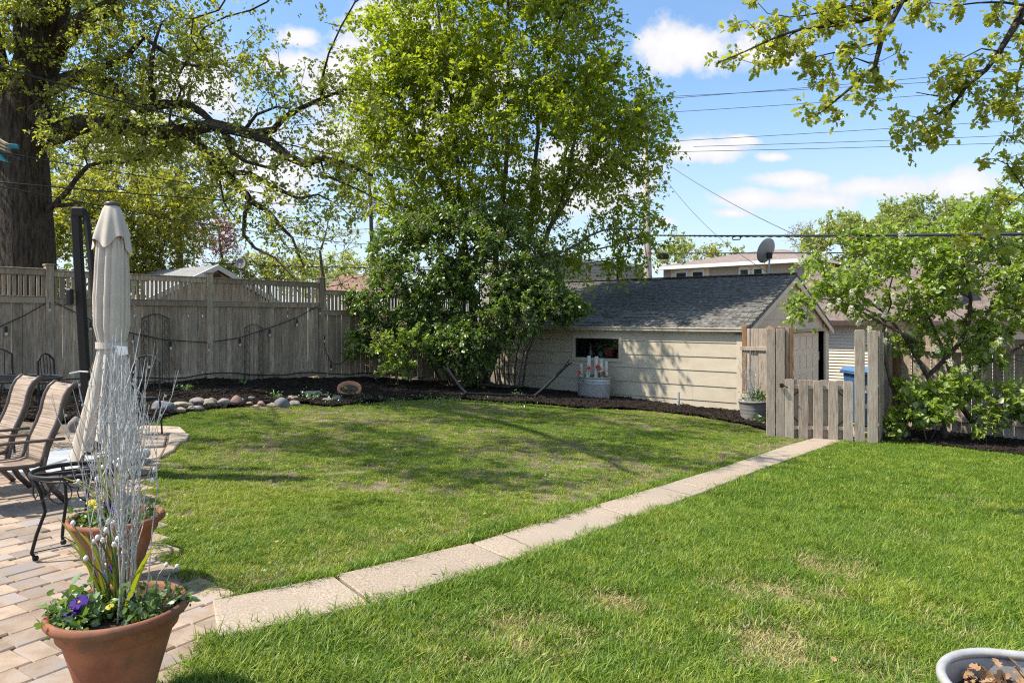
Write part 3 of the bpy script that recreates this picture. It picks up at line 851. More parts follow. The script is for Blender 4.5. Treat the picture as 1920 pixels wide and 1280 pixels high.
# ------------------------------------------------------------ garage
GC = Vector((5.43, 16.8, 0)); GLn, GD = 7.44, 7.8; EZ, RZ = 1.16, 2.64
def gp(k, s, z): return GC+U*k+W*s+ZZ*z          # k along the long wall, s into the depth
garage = thing('garage', 'low cream sided garage with dark shingled roof and one small window', 'garage', gp(3.7, 3.9, gz(GC.x, GC.y)))
cz = [1.12, .89, .54, .20, -.17, -.53, -.9]
WK0, WK1, WZ0, WZ1 = 3.19, 4.73, .32, 1.02
rg2 = random.Random(9)
def plank(a, b, z0, z1):
    MB().prism([gp(a, -.006, z1), gp(b, -.006, z1), gp(b, -.022, z0), gp(a, -.022, z0)], W*.03).build('siding_plank', M['siding'], garage)
for i in range(len(cz)-1):
    z1, z0 = cz[i]-.004, cz[i+1]
    cuts = sorted([0, GLn]+([rg2.uniform(1.0, 2.6)] if i % 2 else []))
    if i in (3, 4): cuts = sorted([0, GLn, rg2.uniform(1.2, 2.2), rg2.uniform(5.4, 6.6)])
    segs = [(cuts[j], cuts[j+1]) for j in range(len(cuts)-1)]
    for a, b in segs:
        a += .002; b -= .002
        if z0 < WZ1 and z1 > WZ0:
            for (p, q) in ((a, min(b, WK0)), (max(a, WK1), b)):
                if q-p > .02: plank(p, q, z0, z1)
            p, q = max(a, WK0), min(b, WK1)
            if q-p > .02:
                if z1 > WZ1+.01: plank(p, q, WZ1, z1)
                if z0 < WZ0-.01: plank(p, q, z0, WZ0-.004)
        else: plank(a, b, z0, z1)
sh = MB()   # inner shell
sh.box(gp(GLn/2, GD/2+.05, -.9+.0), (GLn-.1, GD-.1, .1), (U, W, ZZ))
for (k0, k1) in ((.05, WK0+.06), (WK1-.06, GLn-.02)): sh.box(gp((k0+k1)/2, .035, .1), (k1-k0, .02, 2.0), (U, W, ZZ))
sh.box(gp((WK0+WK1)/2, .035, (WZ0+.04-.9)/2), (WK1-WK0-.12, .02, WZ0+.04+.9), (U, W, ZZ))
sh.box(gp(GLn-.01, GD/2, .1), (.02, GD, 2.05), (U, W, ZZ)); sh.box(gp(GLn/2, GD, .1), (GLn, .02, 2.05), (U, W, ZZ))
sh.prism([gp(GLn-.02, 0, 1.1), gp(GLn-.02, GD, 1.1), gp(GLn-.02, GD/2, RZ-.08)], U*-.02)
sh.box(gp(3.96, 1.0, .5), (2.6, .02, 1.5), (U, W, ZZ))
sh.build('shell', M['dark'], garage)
MB().prism([gp(-.03, -.03, EZ-.06), gp(.10, -.03, EZ-.06), gp(.10, -.03, -.95), gp(-.03, -.03, -.95)], W*.028).build('corner_board', M['trim'], garage)
MB().prism([gp(GLn-.1, -.03, EZ-.06), gp(GLn+.03, -.03, EZ-.06), gp(GLn+.03, -.03, -.72), gp(GLn-.1, -.03, -.72)], W*.028).build('corner_board', M['trim'], garage)
# window
win = MB()
fw = .085
for (a, b, c, d) in ((WK0, WK1, WZ0, WZ0+fw), (WK0, WK1, WZ1-fw, WZ1), (WK0, WK0+fw, WZ0+fw, WZ1-fw), (WK1-fw, WK1, WZ0+fw, WZ1-fw)):
    win.prism([gp(a, -.045, c), gp(b, -.045, c), gp(b, -.045, d), gp(a, -.045, d)], W*.06)
wn = win.build('window', M['trim'], garage)
sash = MB()
for (a, b, c, d) in ((WK0+fw, WK1-fw, WZ0+fw, WZ0+fw+.03), (WK0+fw, WK1-fw, WZ1-fw-.03, WZ1-fw), (WK0+fw, WK0+fw+.03, WZ0+fw+.03, WZ1-fw-.03), (WK1-fw-.03, WK1-fw, WZ0+fw+.03, WZ1-fw-.03)):
    sash.prism([gp(a, -.012, c), gp(b, -.012, c), gp(b, -.012, d), gp(a, -.012, d)], W*.03)
sash.build('sash', M['iron'], wn)
gm = bpy.data.materials.new('window_glass'); gm.use_nodes = True
nn = NT(gm.node_tree); gm.node_tree.nodes.clear()
mx = nn.n('ShaderNodeMixShader', {0: .12, 1: nn.n('ShaderNodeBsdfTransparent', {0: (.75, .8, .8, 1)}).outputs[0], 2: nn.n('ShaderNodeBsdfGlossy', {0: (1, 1, 1, 1), 1: .02}).outputs[0]})
gm.node_tree.links.new(mx.outputs[0], nn.n('ShaderNodeOutputMaterial').inputs[0])
MB().prism([gp(WK0+.11, .0, WZ0+.11), gp(WK1-.11, .0, WZ0+.11), gp(WK1-.11, .0, WZ1-.11), gp(WK0+.11, .0, WZ1-.11)], W*.004).build('pane', gm, wn)
o = MB().box(gp(3.70, .22, .56), (.24, .12, .24), (U, W, ZZ)).build('storage_box', mat('red_card', (.45, .05, .03), (.6, .1, .06), 30), None, bevel=.01)
tag(o, 'small red box seen through the garage window', 'box')
o = MB().lathe([(0, 0), (.08, 0), (.06, .12), (.03, .2), (.012, .36), (0, .38)], gp(4.26, .16, .40), 12).build('ornament', M['silver'], None, smooth=True)
tag(o, 'pale pointed ornament standing inside the garage window', 'ornament')
vs_ = thing('flower_vase', 'vase of yellow and mauve flowers inside the garage window', 'vase', gp(4.0, .25, .40))
MB().lathe([(0, 0), (.06, 0), (.08, .08), (.05, .16), (.06, .18)], gp(4.0, .25, .40), 12).build('vase', M['greyplastic'], vs_, smooth=True)
pp = RNG.normal(size=(70, 3))*np.array([.13, .05, .07])+np.array(gp(4.0, .25, .80)); leaves('blooms', pp, RNG.normal(size=(70, 3)), .05, T_HEART, M['yellow'], vs_)
pp = RNG.normal(size=(80, 3))*np.array([.12, .05, .08])+np.array(gp(4.02, .24, .66)); leaves('leaves', pp, RNG.normal(size=(80, 3)), .07, T_HEART, M['l_bloom'], vs_)
# gutter
gt = MB(); prof = [(-.02, .0), (-.10, .0), (-.13, .03), (-.125, .06), (-.15, .09), (-.15, .11), (-.135, .11), (-.135, .095), (-.115, .05), (-.02, .012)]
gt.prism([gp(-.16, a-.02, EZ-.02+b) for a, b in prof], U*(GLn+.3)); gt.build('gutter', M['gutter'], garage)
MB().prism([gp(-.1, -.035, EZ-.05), gp(GLn+.1, -.035, EZ-.05), gp(GLn+.1, -.035, EZ+.09), gp(-.1, -.035, EZ+.09)], W*.02).build('fascia', M['trim'], garage)
# roof decks, front and back
sl = math.atan2(RZ-EZ, GD/2); rd = (W*math.cos(sl)+ZZ*math.sin(sl)); rn = (-W*math.sin(sl)+ZZ*math.cos(sl))
e0 = gp(0, 0, EZ+.04)
dk = MB(); Ls = (GD/2)/math.cos(sl)+.12
dk.prism([e0-U*.14-rd*.12, e0+U*(GLn+.14)-rd*.12, e0+U*(GLn+.14)+rd*(Ls-.12), e0-U*.14+rd*(Ls-.12)], rn*.03)
rd2 = (-W*math.cos(sl)+ZZ*math.sin(sl)); rn2 = (W*math.sin(sl)+ZZ*math.cos(sl)); e0b = gp(0, GD, EZ+.04)
dk.prism([e0b-U*.14-rd2*.3, e0b+U*(GLn+.14)-rd2*.3, e0b+U*(GLn+.14)+rd2*(Ls-.12), e0b-U*.14+rd2*(Ls-.12)], rn2*.045)
dk.build('roof', M['shingle'], garage)
ex = .132; tw = .305; shm = unit_box('shingle', M['shingle'], .0, (tw-.008, ex+.03, .009))
rest = MB(); cnt = 0; rr = random.Random(2)
for c in range(int((Ls-.1)/ex)+1):
    k = -.14-(c % 2)*tw/2
    while k < GLn+.14:
        if k+tw*.4 > -.15:
            ce = e0+rd*(-.12+ex*(c+.5))+rn*(.037+rr.uniform(0, .003))+U*(min(max(k, -.14), GLn-.1)+tw/2)
            tl = math.sin(.05); r1 = (rd-rn*.05).normalized(); r2 = U.cross(r1); r2 = r2 if r2.z > 0 else -r2
            if cnt < 298: piece('shingle', shm, garage, frame(ce, U, r1, r2)); cnt += 1
            else: rest.box(ce, (tw-.008, ex+.03, rr.choice([.008, .011, .015])), (U, r1, r2))
        k += tw
rest.build('upper_shingles', M['shingle'], garage, kind='stuff')
MB().box(gp(GLn/2, GD/2, RZ+.10), (GLn+.3, .26, .02), (U, W, ZZ)).build('ridge_cap', M['shingle'], garage)
# gable end
def zroof(s): return EZ-.02+(RZ-EZ)*(1-abs(s-GD/2)/(GD/2))
zs_ = [1.09+.355*i for i in range(6)]
DS0, DS1, DZ = 1.7, 7.27, 1.06
def gplank(pts): MB().prism(pts, U*.03).build('siding_plank', M['siding'], garage)
for i in range(5):
    a, b = zs_[i]+.004, min(zs_[i+1], RZ-.12)
    if a > b: break
    def sr(z): return max(0, (z-EZ+.02)/(RZ-EZ)*(GD/2))
    gplank([gp(-.02, sr(a), a), gp(-.02, GD-sr(a), a), gp(-.008, GD-sr(b), b), gp(-.008, sr(b), b)])
for i in range(7):
    z1 = 1.09-.31*i-.004; z0 = z1-.302
    gplank([gp(-.02, DS1+.10, z0), gp(-.02, GD, z0), gp(-.008, GD, z1), gp(-.008, DS1+.10, z1)])
    gplank([gp(-.02, 0, z0), gp(-.02, DS0-.1, z0), gp(-.008, DS0-.1, z1), gp(-.008, 0, z1)])
for (s0, s1) in ((DS1, DS1+.1), (DS0-.1, DS0)): MB().box(gp(-.02, (s0+s1)/2, -.05), (.06, s1-s0-.004, 2.2), (U, W, ZZ)).build('door_trim', M['trim'], garage)
MB().box(gp(-.025, (DS0+DS1)/2, DZ+.05), (.06, DS1-DS0+.0, .07), (U, W, ZZ)).build('door_trim', M['fence'], garage)
# overhead door, recessed; jamb shadow and black weatherstrip coloured as one near-black strip
dr_ = thing('dummy', None, None, (0, 0, 0)); bpy.data.objects.remove(dr_)
door = MB().box(gp(.10, (DS0+6.95)/2, -.1), (.03, 6.95-DS0, 2.3), (U, W, ZZ)).build('garage_door', M['door'], garage)
for r0 in range(4):
    z1 = DZ-.05-.56*r0; z0 = z1-.52; s = 6.88
    while s > 2.0:
        a, b = s-.62, s-.05
        for q in ((a, b, z0+.06, z1-.05),):
            f_ = .03
            for (c, d, e, g) in ((q[0], q[1], q[2], q[2]+f_), (q[0], q[1], q[3]-f_, q[3]), (q[0], q[0]+f_, q[2]+f_, q[3]-f_), (q[1]-f_, q[1], q[2]+f_, q[3]-f_)):
                pass
        MB().prism([gp(.083, a, z0+.07), gp(.083, b, z0+.07), gp(.083, b, z1-.06), gp(.083, a, z1-.06)], U*-.012).build('door_panel', M['door'], door, bevel=.008)
        s -= .64
MB().box(gp(.16, 7.1, -.1), (.02, .32, 2.3), (U, W, ZZ)).build('door_jamb', M['dark'], garage)
MB().box(gp(.14, 7.17, .28), (.02, .10, .26), (U, W, ZZ)).build('switch_plate', M['trim'], garage)
nb = MB().box(gp(-.035, 7.12, 1.28), (.02, .17, .17), (U, W, ZZ)).build('number_plate', M['fence'], garage)
MB().tube([gp(-.055, 7.12+.035*math.cos(a), 1.29+.045*math.sin(a)) for a in np.linspace(0, 6.28, 14)], .008, 6).build('numeral', M['trim'], nb)
# rakes
for sgn in (1, -1):
    a = GD/2-sgn*(GD/2+.12); za = EZ-.0; b = GD/2
    q = [gp(-.145, a, zroof(0)-.05+.02), gp(-.145, b, RZ+.0), gp(-.145, b, RZ-.17), gp(-.145, a, zroof(0)-.05-.14)]
    MB().prism(q, U*.03).build('rake_board', M['trim'], garage)
    q = [gp(-.16, a, zroof(0)+.01), gp(-.16, b, RZ+.05), gp(-.16, b, RZ+.01), gp(-.16, a, zroof(0)-.03)]
    MB().prism(q, U*.3).build('roof_edge', M['shingle'], garage)
MB().box(gp(-.06, GD/2, RZ-.42), (.06, .5, .03), (U, W, ZZ)).build('gable_shelf', M['trim'], garage)

# satellite dishes
def dish(c, facing, r, label, m, mast):
    t = thing('satellite_dish', label, 'satellite dish', c)
    f = Vector(facing).normalized(); a = f.cross(ZZ).normalized(); b = a.cross(f)
    MB().lathe([(0, 0), (r*.5, .03*r/.35), (r*.85, .09*r/.35), (r, .13*r/.35), (r*1.0, .145*r/.35), (r*.8, .10*r/.35), (r*.5, .045*r/.35), (0, .015)], c, 28, sy=1.25, ax=(a, b, f)).build('reflector', m, t, smooth=True)
    MB().tube([c-ZZ*.15-f*.05, c-ZZ*mast], .025, 8).build('mast', M['greyplastic'], t)
    MB().box(c-f*.04-ZZ*.1, (.12, .12, .18)).build('bracket', M['iron'], t)
    MB().tube([c-b*r*1.2+f*.02, c-b*r*.75+f*r*1.1], .012, 6).build('feed_arm', M['greyplastic'], t)
    MB().box(c-b*r*.7+f*r*1.15, (.07, .07, .1)).build('feed_horn', M['greyplastic'], t, bevel=.01)
dishm = mat('dish_paint', (.30, .28, .25), (.36, .34, .30), 6, rough=.5)
dish(P(1441, 472, 20.3), (-.35, .85, .38), .30, 'tan satellite dish on the ridge of the cream garage', dishm, .62)
dish(P(452, 495, 24), (.2, -.9, .3), .16, 'small grey satellite dish behind the left fence', M['greyroof'], 2.2)

# concrete driveway by the garage door, added to bounce sunlight onto the gable
dv = [gp(-.03, -.1, 0), gp(-8.5, 1.5, 0), gp(-8.5, 9, 0), gp(-.03, 9, 0)]
sheet('driveway', [p.xy for p in dv], lambda x, y: gz(x, y)+.02, M['concrete'], 2.0)
# small fence beside the garage, behind the ribbed pot
sf = thing('short_fence', 'short board fence section beside the cream garage corner', 'fence', gp(-.7, 0, -.85))
piece('post', unit_box('post', M['redwood'], .008, (.115, .115, 2.14)), sf, frame(GC+Vector((.02, -.22, .24)), V, W, ZZ))
k = .09
for i, (w, dz_) in enumerate(((.19, 0), (.19, .0), (.19, 0), (.19, 0), (.19, 0), (.19, 0))):
    piece('board', unit_box('board', M['gatewood'], .004, (w-.012, .02, 2.08)), sf, frame(GC+V*(k+w/2)+W*(-.2+(.025 if i % 2 else 0))+ZZ*.20, V, W, ZZ)); k += w
for z in (.78, -.32): piece('rail', unit_box('rail', M['gatewood'], .004, (1.2, .04, .09)), sf, frame(GC+V*.66+W*-.225+ZZ*z, V, W, ZZ))

# ------------------------------------------------------------ gate
GL = Vector((4.48, 12.55, 0)); GV = Vector((.992, -.124, 0)); GN = Vector((.124, .992, 0))
def kk(px):
    r = (px-960)/F
    return (GL.y*r-GL.x)/(GV.x-GV.y*r)
def gbox(nm, px0, px1, z0, z1, off, parent, th=.02, dog=True, m='gatewood'):
    a, b = kk(px0), kk(px1); w = b-a; c = GL+GV*((a+b)/2)+GN*off
    ch = .02 if dog else 0
    pts = [c+GV*x+ZZ*z for x, z in ((-w/2, z0), (w/2, z0), (w/2, z1-ch), (w/2-ch, z1), (-w/2+ch, z1), (-w/2, z1-ch))]
    return MB().prism(pts, GN*th).build(nm, M[m], parent, bevel=.003)
def zp(y, d=12.45): return EYE-(y-HY)*d/F
lf = thing('gate_fence', 'tall grey plank posts left of the low picket gate', 'fence', GL+ZZ*-.6)
gbox('board', 1437, 1453.5, zp(826), zp(616), 0, lf); gbox('board', 1455.5, 1471.5, zp(828), zp(616), .004, lf)
gbox('post', 1453, 1474, zp(826), zp(614), .03, lf, .10, False, 'redwood')
for (a, b) in ((1437, 1456), (1458, 1472)):
    c = GL+GV*((kk(a)+kk(b))/2)+GN*.08; w = kk(b)-kk(a); z = zp(616)
    MB().prism([c-GV*w/2+ZZ*z-GN*.04, c+GV*w/2+ZZ*z-GN*.04, c+ZZ*(z+.045)], GN*.09).build('post_cap', M['redwood'], lf)
for (a, b, o_) in ((1474, 1480, .09), (1483, 1488, .12), (1489.5, 1496, .10)):
    gbox('board', a, b, zp(720), zp(614), o_+.2, lf, .1, False, 'redwood' if a > 1485 else 'gatewood')
for z in (.98, .05, -.42): gbox('rail', 1438, 1472, z-.04, z+.04, .024, lf, .03, False)
gt_ = thing('picket_gate', 'low grey picket gate with dark latch at the end of the concrete path', 'gate', GL+GV*.9+ZZ*-.6)
for (a, b, yt, yb) in ((1472, 1488.5, 711, 823), (1498, 1515.5, 712, 826), (1525.5, 1543, 713, 828), (1554, 1571.5, 714, 830), (1582, 1599.5, 714, 829)):
    gbox('picket', a, b, zp(yb), zp(yt), 0, gt_)
for (a, b) in ((1486, 1500), (1513, 1530), (1540, 1556), (1568, 1586)):
    gbox('picket', a, b, zp(826), zp(713), .075, gt_)
for y in (726, 802): gbox('rail', 1488, 1598, zp(y+3.5), zp(y-3.5), .024, gt_, .04, False)
for (a, ya, b, yb) in ((1489, 742, 1499, 733), (1572, 733, 1581, 742), (1489, 782, 1499, 794), (1572, 798, 1581, 789)):
    MB().tube([GL+GV*kk(a)+GN*.03+ZZ*zp(ya), GL+GV*kk(b)+GN*.03+ZZ*zp(yb)], .008, 6).build('brace', M['iron'], gt_)
lt = MB().box(GL+GV*kk(1465)-GN*.03+ZZ*zp(723), (.06, .03, .07), (GV, GN, ZZ)).build('latch', M['iron'], gt_)
MB().tube([GL+GV*kk(1467)-GN*.06+ZZ*zp(722), GL+GV*kk(1476)-GN*.07+ZZ*zp(727)], .01, 6).build('latch_bar', M['iron'], lt)
rfn = thing('side_fence', 'tall weathered planks right of the low picket gate', 'fence', GL+GV*kk(1625)+ZZ*-.6)
gbox('board', 1603, 1621.5, zp(828), zp(618), 0, rfn); gbox('board', 1627.5, 1646, zp(828), zp(620), .0, rfn)
for z in (.95, -.05, -.45): gbox('rail', 1604, 1646, z-.04, z+.04, .024, rfn, .04, False)
gbox('post', 1641, 1649, zp(828), zp(622), .07, rfn, .09, False)
sa = GL+GV*kk(1648)+GN*.03; sb = Vector((8.1, 15.1, 0)); sd_ = (sb-sa).normalized(); sn = Vector((sd_.y, -sd_.x, 0)); L_ = (sb-sa).length
rg3 = random.Random(4)
for i in range(int(L_/.145)):
    c = sa+sd_*(i*.145+.07)+sn*(0 if i % 2 else -.06); zb = gz(c.x, c.y)
    piece('board', unit_box('board', M['gatewood'], .003, (.12, .018, 1.95)), rfn, frame(c+ZZ*(zb+1.0), sd_, sn, ZZ))
for z in (.3, 1.0, 1.7):
    zm_ = gz((sa.x+sb.x)/2, (sa.y+sb.y)/2)
    piece('rail', unit_box('rail', M['gatewood'], .003, (L_, .04, .09)), rfn, frame((sa+sb)/2+sn*-.03+ZZ*(zm_+z), (sd_+ZZ*(GA*sd_.x+GB*sd_.y)), sn, ZZ))
bf = thing('back_fence', 'brown board fence in shade behind the white lilac', 'fence', sb+ZZ*gz(sb.x, sb.y))
fd = Vector((.82, -.572, 0)); fn = Vector((.572, .82, 0)); i = 0; k = 0.0
while k < 7.2:
    c = sb+fd*(k+.09)+fn*(.0 if i % 2 else .035); zb = gz(c.x, c.y)
    w = .17; piece('board', unit_box('board', M['gatewood'], .003, (w, .02, 1.95)), bf, frame(c+ZZ*(zb+1.05+rg3.uniform(-.01, .01)), fd, fn, ZZ))
    k += w+rg3.choice([.004, .006, .012]); i += 1
for k in (.05, 2.5, 4.9, 7.2):
    c = sb+fd*k+fn*-.06; piece('post', unit_box('post', M['redwood'], .005, (.10, .10, 2.2)), bf, frame(c+ZZ*(gz(c.x, c.y)+1.05), fd, fn, ZZ))
    if k < 7:
        for z in (.35, 1.05, 1.75):
            c2 = c+fd*1.2; piece('rail', unit_box('rail', M['gatewood'], .003, (2.35, .04, .09)), bf, frame(c2+fn*.03+ZZ*(gz(c2.x, c2.y)+z), (fd+ZZ*(GA*fd.x+GB*fd.y)), fn, ZZ))
# ------------------------------------------------------------ trees
def limb(lst, d0, d1=None):
    n = len(lst); d1 = d0 if d1 is None else d1
    return [P(a, b, d0+(d1-d0)*i/max(1, n-1)) for i, (a, b) in enumerate(lst)]


def along(S, a, b, n, jit, rng=RNG):
    """cluster points scattered round skeleton nodes a..b"""
    i = rng.integers(a, b, n)
    return S.p[i]+rng.normal(size=(n, 3))*np.array([jit, jit, jit*.8])


# great oak behind the fence
base = P(48, 640, 15); base.z = gz(base.x, base.y)-.1
oak = thing('oak_tree', 'huge old oak with dark furrowed trunk and long crooked limbs behind the left fence', 'tree', base)
S = Skel()
S.line([base, P(46, 560, 15), P(48, 480, 15), P(44, 380, 15), P(42, 290, 15), P(46, 220, 15), P(60, 150, 15), P(80, 80, 15), P(100, -40, 15), P(120, -200, 15)], .66, .30, .3)
S.r[0] = .85; S.r[1] = .74
S.line(limb([(70, 262), (110, 250), (165, 226), (230, 236), (300, 250), (345, 244)], 14.9, 14.3), .23, .135, wob=.05)
S.line(limb([(345, 244), (400, 237), (450, 246), (500, 262), (545, 295), (572, 310), (600, 297), (640, 305), (700, 330)], 14.3, 12.8), .135, .025, wob=.04)
S.line(limb([(90, 170), (150, 140), (215, 165), (262, 205), (300, 198), (350, 192), (380, 212), (402, 236), (440, 268)], 15, 14), .17, .05, wob=.05)
S.line(limb([(350, 244), (385, 285), (412, 305), (432, 322), (470, 325), (520, 352), (560, 371), (596, 366)], 14.3, 13.4), .095, .02, wob=.04)
q0 = S.near(P(432, 320, 14))
S.line(limb([(428, 318), (448, 350), (470, 378), (505, 400), (530, 430), (548, 445), (570, 500)], 14, 13.6), .085, .015, wob=.04)
S.line(limb([(462, 362), (468, 382), (457, 402), (455, 440), (478, 465), (515, 482), (560, 530)], 13.9, 13.3), .06, .012, wob=.03)
S.line(limb([(390, 292), (398, 318), (412, 335), (418, 380), (445, 420)], 14.2, 13.8), .04, .01, wob=.03)
S.line(limb([(420, 248), (434, 285), (460, 303), (512, 316), (540, 298)], 14.2, 13.6), .06, .015, wob=.03)
S.line(limb([(470, 252), (512, 245), (532, 222), (560, 205), (600, 186), (650, 168), (690, 172)], 13.9, 13.2), .08, .018, wob=.04)
S.line(limb([(604, 184), (604, 150), (616, 100), (640, 50)], 13.4, 13), .035, .01, wob=.03)
S.line(limb([(462, 240), (480, 215), (520, 200), (545, 205)], 13.9, 13.4), .04, .012, wob=.03)
S.line(limb([(600, 300), (608, 330), (650, 345), (700, 370)], 13.4, 12.9), .03, .01, wob=.03)
S.line(limb([(100, 100), (150, 45), (205, 10), (240, -60), (300, -150)], 15, 14), .2, .08, wob=.06)
S.line(limb([(40, 240), (12, 160), (-10, 80), (-40, -60)], 15, 14.5), .22, .10, wob=.06)
S.line(limb([(75, 230), (62, 160), (35, 100), (35, 30), (50, -60)], 14.7, 14), .10, .05, wob=.05)
S.line(limb([(170, 130), (230, 110), (270, 70), (300, 95), (340, 118), (385, 125)], 14.8, 13.8), .08, .025, wob=.05)
S.line(limb([(290, 196), (282, 160), (286, 110), (300, 40)], 14.3, 14), .07, .02, wob=.05)
S.line(limb([(80, 400), (125, 360), (165, 310), (230, 305), (300, 290)], 15, 14.5), .07, .015, wob=.05)
S.line(limb([(85, 385), (150, 385), (220, 400)], 15, 14.6), .06, .015, wob=.05)
nl_ = S.n
over0 = S.n
S.line([P(100, -40, 15), Vector((-9, 13, 10.5)), Vector((-7.6, 11.2, 10.6)), Vector((-6.2, 9.2, 10.2)), Vector((-5, 7, 9.4))], .2, .04, wob=.1)
S.line([P(120, -200, 15), Vector((-8, 14.2, 12)), Vector((-5.8, 13.4, 12)), Vector((-3.9, 12.6, 11.3))], .2, .04, wob=.1)
S.line([Vector((-7.6, 11.2, 10.6)), Vector((-5.8, 11.2, 10.4)), Vector((-4.2, 10.8, 9.9))], .1, .03, wob=.1)
over1 = S.n
C1 = blob_points(1150, [(P(110, 60, 15), (2.3, 1.7, 1.9)), (P(290, 90, 14.5), (1.7, 1.4, 1.4)), (P(60, -60, 15), (2.5, 2, 1.6)), (P(240, 220, 14.8), (1.7, 1.2, .9)), (P(-60, 160, 15), (1.4, 1.4, 2)),
                        (P(380, 100, 14), (1.0, 1.0, .8)), (P(200, 250, 13.8), (1.5, .6, .7)), (P(360, 300, 14), (1.2, .8, .9))], -.16, 1.1)
C2 = np.concatenate([along(S, 20, nl_, 240, .24), blob_points(60, [(P(520, 190, 13.6), (1.3, .8, .9)), (P(430, 80, 14), (1.0, .8, .7))], .02, 1.6), blob_points(70, [(P(560, 370, 13.3), (1.2, .8, 1.0)), (P(640, 240, 13), (.8, .7, .9))], .02, 1.8)])
C2 = C2[(C2[:, 0] > -9.2) | (C2[:, 2] > 5.5)]
C3 = blob_points(560, [((-9.6, 8.5, 10.2), (2.2, 2.4, 1.0)), ((-7.2, 10.8, 10.2), (2.4, 3.0, 1.2)), ((-5.2, 12.4, 11.2), (2.2, 2.2, 1.1)), ((-5.2, 8.2, 9.6), (1.6, 1.8, .8))], .08, .62)
SP = []
for (px, py, rx, ry, nn_) in [(560, 915, .9, .4, 24), (640, 890, .6, .4, 12), (470, 845, .8, .4, 14), (600, 830, .9, .5, 18), (720, 880, .6, .3, 10), (900, 895, .6, .28, 14), (790, 845, .8, .4, 14),
                            (1000, 830, 1.0, .4, 18), (1150, 850, 1.0, .4, 16), (700, 800, .7, .5, 10), (1250, 815, .9, .4, 14), (1330, 800, .8, .35, 10), (850, 790, 1.2, .5, 14), (1050, 785, 1.2, .5, 14), (440, 785, .8, .6, 10),
                            (1290, 870, .5, .25, 6), (1420, 860, .4, .2, 5)]:
    g = G(px, py); h = RNG.uniform(8.2, 9.4)
    c = np.array(g)+np.array(SL)*h/SL.z
    SP.append(c+RNG.normal(size=(int(nn_*2.5), 3))*np.array([rx*.45, ry*1.1, .35]))
SP = np.concatenate(SP)
C = np.concatenate([C1, C2, C3[:260], SP])
Q = C+np.array(-SL)*((C[:, 2:3]-1.5)/SL.z)      # keep the sky open above umbrella and chairs, as in the photograph
C = C[(np.hypot(Q[:, 0]+3.9, Q[:, 1]-6.6) > 1.6) & (np.hypot(Q[:, 0]+3.8, Q[:, 1]-5.7) > 1.0)]
S.attach(C, .15, .4)
pos, ax, rn, T, L = sprays(C, P(50, 250, 15), 4, 9, .38, droop=.25, outw=.35)
S.mesh('trunk', M['bark'], oak, .0055, .42)
leaves('crown', pos, ax, .085, T_DIA, M['l_oak'], oak, rn)
kn = P(72, 213, 14.42)
MB().lathe([(.02, .02), (.09, .03), (.15, .09), (.2, .06), (.24, -.05)], kn, 18, ax=(Vector((1, 0, 0)), Vector((0, 0, 1)), Vector((0, -1, 0)))).build('knot', M['bark'], oak, smooth=True)

# multi stemmed maple
b0 = P(905, 722, 20.2); b0.z = gz(b0.x, b0.y)-.05
dM = 20
mb = [(P(950, 230, dM), (3.9, 2.6, 2.3)), (P(930, 40, dM), (3.5, 2.5, 2.6)), (P(800, 190, dM), (2.1, 2.0, 2.2)), (P(1120, 230, dM-.3), (1.9, 1.9, 2.1)), (P(1165, 400, dM+.9), (1.3, 1.3, 1.3)),
      (P(715, 110, dM), (1.2, 1.2, 1.4)), (P(1000, -100, dM), (2.9, 2.4, 2)), (P(1205, 130, dM), (.7, .9, .7)), (P(760, 330, dM), (1.5, 1.4, 1.3)), (P(1040, 440, dM+1), (2.0, 1.2, 1.0)), (P(1215, 300, dM-.3), (.4, .5, .6)),
      (P(1120, 480, dM+1), (1.2, 1.1, .6)), (P(1190, 460, dM+1), (.9, .9, .7)), (P(960, 380, dM), (1.9, 1.2, 1.0)), (P(1235, 250, dM), (.5, .6, .6)), (P(830, 400, dM), (1.6, 1.2, 1.0)), (P(690, 220, dM), (.8, .9, 1.2))]
stems = [(limb([(905, 715), (885, 560), (868, 440), (858, 320), (845, 180), (820, 20)], dM), .10, .03), (limb([(905, 715), (925, 560), (935, 430), (948, 300), (955, 140), (950, -60)], dM+.3), .11, .03),
         (limb([(908, 715), (950, 560), (990, 440), (1005, 300), (1015, 160), (1060, 10)], dM+.5), .11, .03), (limb([(910, 715), (985, 540), (1030, 430), (1060, 360), (1080, 250), (1130, 100)], dM-.2), .10, .03),
         (limb([(1030, 430), (1100, 320), (1160, 250), (1230, 190)], dM-.3), .06, .02), (limb([(870, 440), (820, 330), (770, 230), (720, 120)], dM-.3), .06, .02), (limb([(1000, 480), (1060, 470), (1130, 430), (1200, 430)], dM-.6), .05, .015)]
mt, CM, SM = make_tree('maple_tree', 'tall bright green tree with several slim stems at the garage corner', 'tree', b0, stems, mb, 1900, M['l_maple'], M['bark2'],
                       ls=.125, ntw=5, nl=11, tl=.62, thr=-.3, ns=.75, tip=.0055, expo=.42, droop=.35, hollow=.1)
sel = CM[RNG.choice(len(CM), 420)]
pos, ax, rn, T, L = sprays(sel, P(950, 250, dM), 3, 6, .4, droop=.5); ax = RNG.normal(size=ax.shape)*.25+np.array([0, 0, -1]); pos[:, 2] -= .08
leaves('seeds', pos, ax, .075, T_DIA, M['l_seed'], mt, rn)

